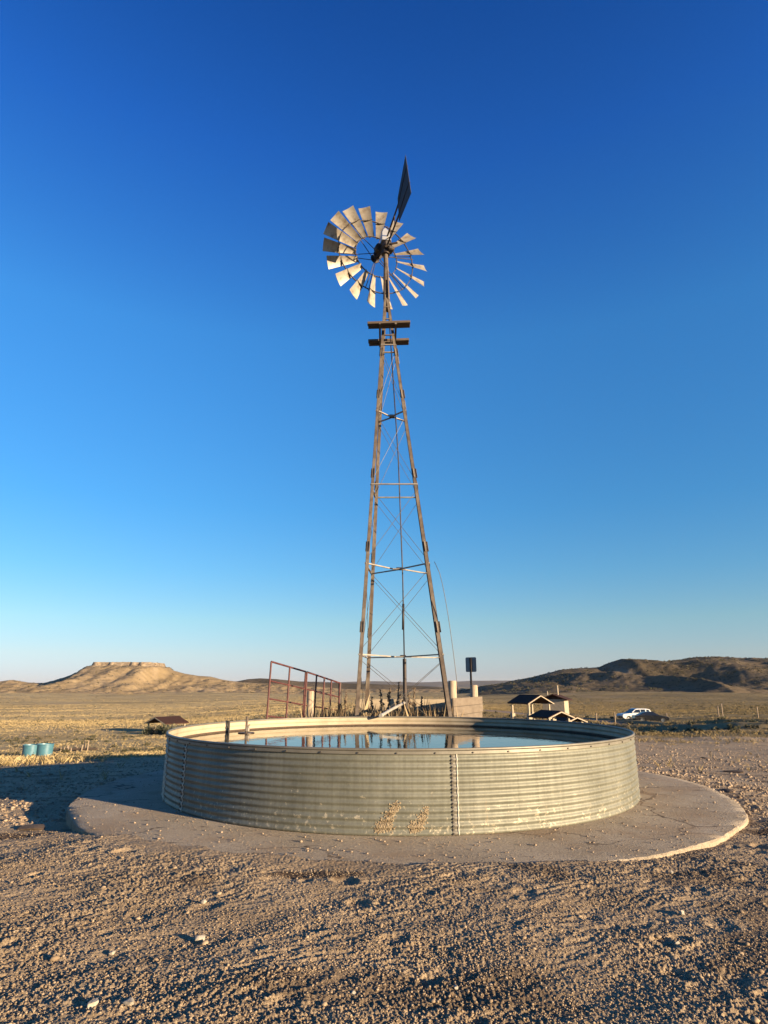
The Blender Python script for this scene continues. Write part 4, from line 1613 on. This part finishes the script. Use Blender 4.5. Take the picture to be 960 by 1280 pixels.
def scrub(n, r0, r1, s0, s1, seed, name, label):
    g = np.random.default_rng(seed)
    r = r0*(r1/r0)**g.random(n)
    th = g.uniform(-.66, .66, n)
    x, y = r*np.sin(th), r*np.cos(th)
    h, gm, rd = H(x, y, False)
    cl = fbm(x*.018, y*.018, 3, 401)
    keep = (gm > .3) & (rd < .2) & ((cl > .05) | (g.random(n) < .25))
    x, y, h = x[keep], y[keep], h[keep]
    n = len(x)
    sz = s0*(s1/s0)**g.random(n)
    NL = 26
    # leaf-sized faces through a low dome
    d = g.normal(0, 1, (n, NL, 3)); d /= np.linalg.norm(d, axis=2, keepdims=True)
    d[..., 2] = np.abs(d[..., 2])
    rad = g.uniform(.45, 1.05, (n, NL, 1))
    c = d*rad*sz[:, None, None]*np.array([1, 1, .62])
    c += np.stack([x, y, h], 1)[:, None, :]
    e1 = g.normal(0, 1, (n, NL, 3)); e1 /= np.linalg.norm(e1, axis=2, keepdims=True)
    e2 = g.normal(0, 1, (n, NL, 3)); e2 /= np.linalg.norm(e2, axis=2, keepdims=True)
    s = (sz*.34)[:, None, None]
    V = np.stack([c-e1*s, c+e1*s, c+e2*s], 2).reshape(-1, 3)
    T = np.arange(n*NL*3).reshape(-1, 3)
    o = mesh_np(name, V, T, M['sage'], False)
    return tag(o, label, 'scrub', kind='stuff')


scrub(5200, 55, 620, .16, .5, 17, 'sage_scrub', 'low grey green sagebrush dotted over the plain')


def hill_scrub(name, label, f, X0, X1, Y0, Y1, n, s0, s1, seed):
    g = np.random.default_rng(seed)
    x = g.uniform(X0, X1, n); y = g.uniform(Y0, Y1, n)
    h, rk = f(x, y)
    keep = (h > base_h(x, y)+.5) & (perlin(x*.03, y*.03, 501)+.8*perlin(x*.1, y*.1, 502) > g.uniform(-.5, .6, n)) & (rk < .4)
    x, y, h = x[keep], y[keep], h[keep]
    n = len(x); NL = 14
    sz = s0*(s1/s0)**g.random(n)
    d = g.normal(0, 1, (n, NL, 3)); d /= np.linalg.norm(d, axis=2, keepdims=True)
    d[..., 2] = np.abs(d[..., 2])
    c = d*g.uniform(.4, 1.05, (n, NL, 1))*sz[:, None, None]*np.array([1, 1, .7])+np.stack([x, y, h], 1)[:, None, :]
    e1 = g.normal(0, 1, (n, NL, 3)); e2 = g.normal(0, 1, (n, NL, 3))
    s = (sz*.33)[:, None, None]
    V = np.stack([c-e1*s, c+e1*s, c+e2*s], 2).reshape(-1, 3)
    tag(mesh_np(name, V, np.arange(n*NL*3).reshape(-1, 3), M['sage'], False), label, 'scrub', kind='stuff')


hill_scrub('hill_scrub', 'dark scrub scattered over the right hand hills', hills_f, 60, 620, 470, 720, 16000, .35, 1.1, 61)
hill_scrub('mesa_scrub', 'small dark scrub on the slopes of the mesa', mesa_f, -640, 0, 560, 790, 9000, .3, .9, 62)


def bush(px, py, y, h, label, seed):
    g = np.random.default_rng(seed)
    p = at(px, py, y)
    z = hz(p.x, y)
    n = 900
    d = g.normal(0, 1, (n, 3)); d /= np.linalg.norm(d, axis=1, keepdims=True)
    d[:, 2] = np.abs(d[:, 2])
    lob = 1+.35*np.sin(5*np.arctan2(d[:, 1], d[:, 0])+seed)*np.sin(3*d[:, 2]+seed)
    c = d*(g.uniform(.35, 1, n)*lob)[:, None]*np.array([h*.75, h*.75, h*.9])
    e1 = g.normal(0, 1, (n, 3)); e2 = g.normal(0, 1, (n, 3))
    s = h*.06
    V = np.stack([c-e1*s, c+e1*s, c+e2*s], 1).reshape(-1, 3)
    o = thing('bush', label, 'bush', (p.x, y, z), 0, 'bushes by the picnic shelter')
    mesh_np('foliage', V, np.arange(n*3).reshape(-1, 3), M['bush'], False, o)
    mb = MB()
    for k in range(6):
        a = k*1.1+seed
        mb.tube([(0, 0, -.1), (math.cos(a)*h*.2, math.sin(a)*h*.2, h*.35), (math.cos(a)*h*.4, math.sin(a)*h*.4, h*.7)], [.03, .02, .01], 5)
    mb.build('stem', M['stalk'], o)


bush(203, 912, 96, 1.5, 'dark green bush in the middle of the brown roofed shelter at left', 3)
bush(213, 912, 94, 1.3, 'pale green bush hard by the left edge of the tank', 5)
bush(186, 914, 97, 1.3, 'low grey green bush left of the shelter at left', 8)

# ------------------------------------------------------------------ picnic shelters and toilet hut
def shelter(px, y, width, depth, hgt, rz, label, gable=True, zoff=0.0):
    x = at(px, 897, y).x
    z = hz(x, y)+zoff
    o = thing('picnic_shelter', label, 'shelter', (x, y, z), rz, 'picnic shelters on the plain')
    W, D = width/2, depth/2
    ridge = hgt; eave = hgt*.72
    ov = .45
    for sx in (-1, 1):
        mb = MB()
        a = Vector((0, 0, ridge)); b = Vector((sx*(W+ov), 0, eave-.12))
        th_ = .14
        vs = []
        for yy in (-(D+ov), D+ov):
            vs += [(a.x, yy, a.z), (b.x, yy, b.z), (b.x, yy, b.z-th_), (a.x, yy, a.z-th_)]
        mb.add(vs, [(0, 1, 2, 3), (7, 6, 5, 4), (0, 4, 5, 1), (1, 5, 6, 2), (2, 6, 7, 3), (3, 7, 4, 0)])
        mb.build('roof', M['roofbrown'], o)
        for yy in (-(D+ov)-.03, D+ov+.03):
            MB().bar((0, yy, ridge-.12), (sx*(W+ov), yy, eave-.24), .07, .12).build('rafter', M['cream'], o)
    for sx in (-1, 1):
        for sy in (-1, 1):
            pp = MB().box((sx*W, sy*D, eave/2-.25), (.20, .20, eave+.3), None, .01).build('post', M['cream'], o)
            MB().box((sx*W, sy*D, .3), (.5, .5, 1.1), None, .03).build('post_base', M['cream'], pp)
    # picnic table below
    mb = MB()
    mb.box((0, 0, .75), (.8, 1.9, .06), None, .01)
    for sx in (-1, 1):
        mb.box((sx*.72, 0, .44), (.28, 1.9, .05), None, .01)
    for sy in (-1, 1):
        mb.box((0, sy*.6, .37), (.12, .1, .7)); mb.box((0, sy*.6, .40), (1.5, .08, .07))
    mb.build('table', M['postwood'], o)
    return o


shelter(664, 86, 3.2, 3.6, 3.2, R(24), 'brown roofed picnic shelter on pale posts, largest one right of the board panel')
shelter(689, 72, 2.6, 2.6, 1.85, R(24), 'low dark roofed shelter nearest, in front of the toilet hut', zoff=-.35)
shelter(710, 76, 2.0, 2.2, 1.4, R(24), 'smallest low shelter, showing pale posts over the tank rim at right', zoff=-.5)
shelter(209, 100, 3.8, 3.6, 2.7, R(-32), 'brown roofed picnic shelter beside green bushes, left of the tank', zoff=-.4)

def hut(px, y):
    x = px_az(px)*y
    z = hz(x, y)
    o = thing('toilet_hut', 'small cream toilet hut with dark roof and vent pipes behind the shelters', 'hut', (x, y, z), R(-28))
    MB().box((0, 0, 1.1), (3.0, 2.6, 2.7), None, .02).build('wall', M['cream'], o)
    mb = MB()
    for sx in (-1, 1):
        vs = []
        for yy in (-1.7, 1.7):
            vs += [(0, yy, 3.15), (sx*2.0, yy, 2.42), (sx*2.0, yy, 2.30), (0, yy, 3.03)]
        mb.add(vs, [(0, 1, 2, 3), (7, 6, 5, 4), (0, 4, 5, 1), (1, 5, 6, 2), (2, 6, 7, 3), (3, 7, 4, 0)])
    mb.prism([(-1.5, 2.45), (1.5, 2.45), (0, 3.02)], 2.58)
    rf = mb.build('roof', M['roofbrown'], o)
    MB().tube([(.3, .4, 2.8), (.3, .4, 4.3)], .12, 10).build('vent_pipe', M['cream'], rf)
    MB().tube([(-1.3, .9, 2.6), (-1.3, .9, 3.5)], .09, 10).build('vent_pipe', M['cream'], rf)
    d = MB().box((-1.515, -.3, .9), (.05, .95, 2.1)).build('door', M['darkdoor'], o)
    MB().box((-1.56, .05, .95), (.05, .04, .14)).build('handle', M['rim'], d)
    MB().box((-.6, -1.75, 1.1), (.18, .18, 2.6)).build('porch_post', M['cream'], o)


hut(693, 92)

# ------------------------------------------------------------------ vehicles
def wheel_part(parent, x, yside, r, w):
    mb = MB()
    prof = [(r*.62, -w/2), (r*.93, -w/2), (r, -w*.35), (r, w*.35), (r*.93, w/2), (r*.62, w/2)]
    mb.lathe(prof, 28, True, Matrix.Translation((x, yside, r)) @ Matrix.Rotation(PI/2, 4, 'X'))
    wh = mb.build('wheel', M['tire'], parent, True, autos=40)
    mb = MB()
    Mx = Matrix.Translation((x, yside, r)) @ Matrix.Rotation(PI/2, 4, 'X')
    mb.tube([(0, 0, -w*.40), (0, 0, w*.40)], r*.16, 12, M=Mx)
    for k in range(5):
        a = 2*PI*k/5
        mb.bar(Mx @ Vector((0, 0, 0)), Mx @ Vector((r*.62*math.cos(a), r*.62*math.sin(a), 0)), .09, w*.7)
    mb.lathe([(r*.55, -w*.4), (r*.63, -w*.4), (r*.63, w*.4), (r*.55, w*.4)], 24, True, Mx)
    mb.build('rim', M['rim'], wh)


def car_body(o, lower, upper, W, paint, tumble=.14):
    """lower: closed side outline of the body; upper: cabin outline (x,z) bottom-left.. closed"""
    def loft(ol, hw0, name, mat, taper=0.0, zref=None, par=o):
        n = len(ol)
        zs_ = [z for _, z in ol]
        lo, hi = min(zs_), max(zs_)
        rows = [(-1, .93, 0), (-1, 1, .03)]
        vs = []
        for s, k, ins in ((-1, 1.0, .0), (-1, .96, .04), (1, .96, .04), (1, 1.0, .0)):
            pass
        sec = [(-1.0, .045), (-.955, 0.0), (.955, 0.0), (1.0, .045)]
        cxm = sum(x for x, _ in ol)/n; czm = (lo+hi)/2
        for t, ins in sec:
            for x, z in ol:
                f = (z-lo)/(hi-lo)
                wy = hw0*(1-taper*f)*t
                vs.append((x-(x-cxm)*ins*.5, wy, z-(z-czm)*ins*1.2))
        fs = [list(range(n)), [3*n+i for i in range(n)][::-1]]
        for j in range(3):
            for i in range(n):
                fs.append((j*n+(i+1) % n, j*n+i, (j+1)*n+i, (j+1)*n+(i+1) % n))
        return MB().add(vs, fs).build(name, mat, par, True, autos=28)
    body = loft(lower, W/2, 'body', paint)
    cab = loft(upper, W/2*.94, 'cabin', paint, tumble)
    return body, cab, loft


def arch(xc, r, z0=.28, n=9):
    return [(xc+r*math.cos(a), .34+r*math.sin(a)) for a in np.linspace(-.2, PI+.2, n)]


def suv(x, y, rz):
    z = hz(x, y)
    o = thing('parked_suv', 'white SUV with dark windows parked beyond the right rim of the tank', 'car', (x, y, z), rz)
    # faces -x
    lower = [(-2.35, .55), (-2.38, .80), (-2.25, 1.00), (-1.2, 1.12), (-.9, 1.15), (2.25, 1.16), (2.36, 1.0), (2.38, .5), (2.2, .38)]
    lower += arch(1.42, .44)[0:]+[(.9, .30), (-.95, .30)]+arch(-1.45, .44)+[(-2.1, .38)]
    upper = [(-1.05, 1.13), (-.25, 1.68), (.1, 1.74), (1.6, 1.72), (2.0, 1.62), (2.22, 1.14)]
    body, cab, loft = car_body(o, lower, upper, 1.86, M['whitecar'])
    # windows, proud of the cabin
    for s in (-1, 1):
        for ol in ([(-.75, 1.18), (-.2, 1.60), (.45, 1.64), (.45, 1.18)], [(.53, 1.18), (.53, 1.64), (1.25, 1.64), (1.25, 1.18)], [(1.42, 1.18), (1.42, 1.62), (1.8, 1.58), (2.02, 1.2)]):
            vs = []
            for (xx, zz) in ol:
                f = (zz-1.13)/.61
                vs.append((xx, s*(.93*.94*(1-.14*f)+.012), zz))
            for (xx, zz) in ol:
                f = (zz-1.13)/.61
                vs.append((xx, s*(.93*.94*(1-.14*f)-.03), zz))
            q = [(0, 1, 2, 3), (7, 6, 5, 4)]+[(i, (i+1) % 4, 4+(i+1) % 4, 4+i) for i in range(4)]
            MB().add(vs, q).build('window', M['carglass'], o)
    mb = MB()
    mb.add([(-1.02, -.80, 1.17), (-1.02, .80, 1.17), (-.31, .70, 1.67), (-.31, -.70, 1.67), (-.98, -.80, 1.13), (-.98, .80, 1.13), (-.27, .7, 1.64), (-.27, -.7, 1.64)], [(0, 1, 2, 3), (7, 6, 5, 4), (0, 4, 5, 1), (1, 5, 6, 2), (2, 6, 7, 3), (3, 7, 4, 0)])
    mb.build('windscreen', M['carglass'], o)
    for s in (-1, 1):
        wheel_part(o, -1.45, s*.80, .37, .24); wheel_part(o, 1.42, s*.80, .37, .24)
        MB().box((-2.30, s*.68, .86), (.14, .36, .14), None, .03).build('headlight', M['lamp'], o)
        MB().box((-.85, s*.99, 1.2), (.12, .18, .14), None, .03).build('side_mirror', M['whitecar'], o)
    MB().box((-2.385, 0, .62), (.05, 1.3, .22), None, .02).build('grille', M['blackcar'], o)


def sedan(x, y, rz):
    z = hz(x, y)
    o = thing('parked_sedan', 'low black sedan with a pale headlight parked in front of the white SUV', 'car', (x, y, z), rz)
    # faces +x
    lower = [(2.25, .45), (2.28, .62), (2.1, .80), (1.1, .92), (-1.6, .95), (-2.2, .90), (-2.27, .55), (-2.1, .32)]
    lower += arch(-1.3, .40)[::-1]+[(-.8, .24), (.8, .24)]+arch(1.38, .40)[::-1]+[(2.1, .30)]
    upper = [(1.15, .90), (.45, 1.32), (.1, 1.40), (-.6, 1.39), (-1.0, 1.30), (-1.75, .93)]
    car_body(o, lower[::-1], upper[::-1], 1.78, M['blackcar'], .2)
    for s in (-1, 1):
        for ol in ([(.95, .96), (.4, 1.29), (-.1, 1.34), (-.1, .96)], [(-.18, .96), (-.18, 1.34), (-.6, 1.33), (-.95, 1.25), (-1.45, .97)]):
            nn = len(ol)
            vs = [(xx, s*(.89*.94*(1-.2*(zz-.9)/.5)+.012), zz) for xx, zz in ol]+[(xx, s*(.89*.94*(1-.2*(zz-.9)/.5)-.03), zz) for xx, zz in ol]
            q = [tuple(range(nn)), tuple(range(2*nn-1, nn-1, -1))]+[(i, (i+1) % nn, nn+(i+1) % nn, nn+i) for i in range(nn)]
            MB().add(vs, q).build('window', M['carglass'], o)
        wheel_part(o, -1.3, s*.78, .33, .22); wheel_part(o, 1.38, s*.78, .33, .22)
        MB().box((2.16, s*.62, .66), (.2, .34, .13), None, .03).build('headlight', M['lamp'], o)


suv(at(794, 900, 96).x, 96, R(8))
sedan(at(813, 900, 90).x, 90, R(-6))

# ------------------------------------------------------------------ wire fence on the right, stakes and tubs on the left
fo = thing('wire_fence', 'wire fence on weathered wooden posts crossing the plain at right', 'fence', (px_az(745)*76, 76, 0))
FO = Vector(fo.location)
fp = []
for px, y, dh in ((745, 88, 1.2), (768, 86, 1.5), (833, 92, 1.1), (898, 95, 1.45), (903, 96, 1.75), (947, 92, 1.5), (1000, 88, 1.5)):
    x = at(px, 892, y).x
    z = hz(x, y)
    fp.append((x, y, z, dh))
    MB().tube([(x-FO.x, y-FO.y, z-.3), (x-FO.x+.02, y-FO.y, z+dh)], [.085, .075], 10).build('post', M['fencepost'], fo, True, autos=40)
for k in range(3):
    mb = MB()
    mb.tube([(x-FO.x, y-FO.y-.09, z+.35+.32*k) for x, y, z, d in fp], .006, 4)
    mb.build('wire', M['wire'], fo)

for i, (px, lab) in enumerate(((38.5, 'blue plastic water tub, left one of the touching pair'), (56.5, 'blue plastic water tub, right one of the touching pair'))):
    y = 57.0+i*.25
    x = at(px, 936, y).x
    z = hz(x, y)
    o = thing('water_tub', lab, 'tub', (x, y, z), i*.6, 'blue tubs on the slope')
    o.scale = (1.18, 1.18, 1.1 if i else 1.05)
    prof = [(.50, -.05), (.51, .05), (.535, .5), (.55, .80), (.57, .82), (.57, .87), (.53, .87), (.52, .80), (.49, .2), (.0, .18)]
    MB().lathe(prof, 40).build('shell', M['tubblue'], o, True, autos=35)

ck = thing('stake_fence', 'broken row of short pale stakes on the grass at left', 'fence', (px_az(105)*66, 66, 0))
CK = Vector(ck.location)
gg = random.Random(4)
for i, px in enumerate((79, 83, 86, 88.5, 92, 96, 99, 104, 108.5, 111.5)):
    y = 66+gg.uniform(-.8, .8)
    x = at(px, 917, y).x
    z = hz(x, y)
    h_ = gg.uniform(.35, .65) if px < 105 else 1.0
    MB().tube([(x-CK.x, y-CK.y, z-.2), (x-CK.x+gg.uniform(-.12, .12), y-CK.y, z+h_)], [.07, .055], 8).build('stake', M['fencepost'], ck, True, autos=40)
mb = MB()
mb.tube([(px_az(72)*66-CK.x, .6, hz(px_az(72)*66, 66)+.14), (px_az(130)*66-CK.x, .2, hz(px_az(130)*66, 66)+.16)], .10, 8)
mb.build('fallen_rail', M['plank'], ck, True, autos=40)

# far white ranch shed
x, y = px_az(548)*1100, 1100
o = thing('ranch_shed', 'tiny white shed far away on the plain right of the pump pipe', 'shed', (x, y, hz(x, y)))
MB().box((0, 0, 2.2), (16, 8, 5.2)).build('wall', M['whitecar'], o)
MB().prism([(-8.6, 4.85), (8.6, 4.85), (6.5, 6.4), (-6.5, 6.4)], 9).build('roof', M['galv'], o)

# ------------------------------------------------------------------ air
hm = bpy.data.materials.new('haze_air')
hm.use_nodes = True
hn = hm.node_tree
hn.nodes.remove(hn.nodes['Principled BSDF'])
pv = hn.nodes.new('ShaderNodeVolumePrincipled')
pv.inputs['Color'].default_value = (.80, .86, 1.0, 1)
pv.inputs['Density'].default_value = HAZE
pv.inputs['Anisotropy'].default_value = .2
hn.links.new(pv.outputs[0], hn.nodes['Material Output'].inputs['Volume'])
hb = MB().box((0, 0, -1), (30000, 30000, 122)).build('haze', hm)
tag(hb, 'thin dusty evening air over the plain', 'haze', kind='stuff')

# ------------------------------------------------------------------ sky, sun, camera
w = bpy.data.worlds.new('World')
SC.world = w
w.use_nodes = True
nt = w.node_tree
bg = nt.nodes['Background']
sky = nt.nodes.new('ShaderNodeTexSky')
sky.sky_type = 'NISHITA'
sky.sun_disc = False
sky.sun_elevation = SUN_EL
sky.sun_rotation = math.atan2(SUN_H.x, SUN_H.y)
sky.altitude = 1500
sky.air_density = 1.0
sky.dust_density = .3
sky.ozone_density = 2.5
tcw = nt.nodes.new('ShaderNodeTexCoord')
sxw = nt.nodes.new('ShaderNodeSeparateXYZ')
nt.links.new(tcw.outputs['Generated'], sxw.inputs[0])
# deep clear-air blue overhead, a lilac band low down: direction in the world, not in the picture
tint = ramp(nt, sxw.outputs[2], [(.0, (.74, .73, 1.12)), (.015, (.75, .74, 1.09)), (.044, (.87, .83, .98)), (.094, (.88, .97, .97)),
                                 (.168, (.67, 1.04, 1.16)), (.267, (.52, 1.11, 1.38)), (.508, (.50, 1.32, 1.84)), (.706, (.25, .92, 1.90)), (.82, (.16, .71, 1.60)), (1.0, (.08, .32, .75))])
nt.links.new(mixc(nt, 1.0, sky.outputs[0], tint, 'MULTIPLY'), bg.inputs['Color'])
bg.inputs['Strength'].default_value = .05

sd = bpy.data.lights.new('sun', 'SUN')
sd.energy = 4.8
sd.angle = R(.53)
sd.color = (1.0, .77, .50)
so = bpy.data.objects.new('sun', sd)
COL.objects.link(so)
so.rotation_euler = SUN_DIR.to_track_quat('Z', 'Y').to_euler()

cd = bpy.data.cameras.new('camera')
co = bpy.data.objects.new('camera', cd)
COL.objects.link(co)
co.location = (0, 0, EYE)
co.rotation_euler = (PI/2+PITCH, 0, 0)
cd.sensor_fit = 'HORIZONTAL'
cd.sensor_width = 36
cd.lens = 36*F_PX/960
cd.clip_start = .05
cd.clip_end = 40000
SC.camera = co

SC.view_settings.view_transform = 'Standard'
SC.view_settings.look = 'None'
SC.view_settings.gamma = 1
SC.view_settings.use_curve_mapping = False
SC.view_settings.exposure = 1.75
SC.render.engine = 'CYCLES'
SC.cycles.max_bounces = 6
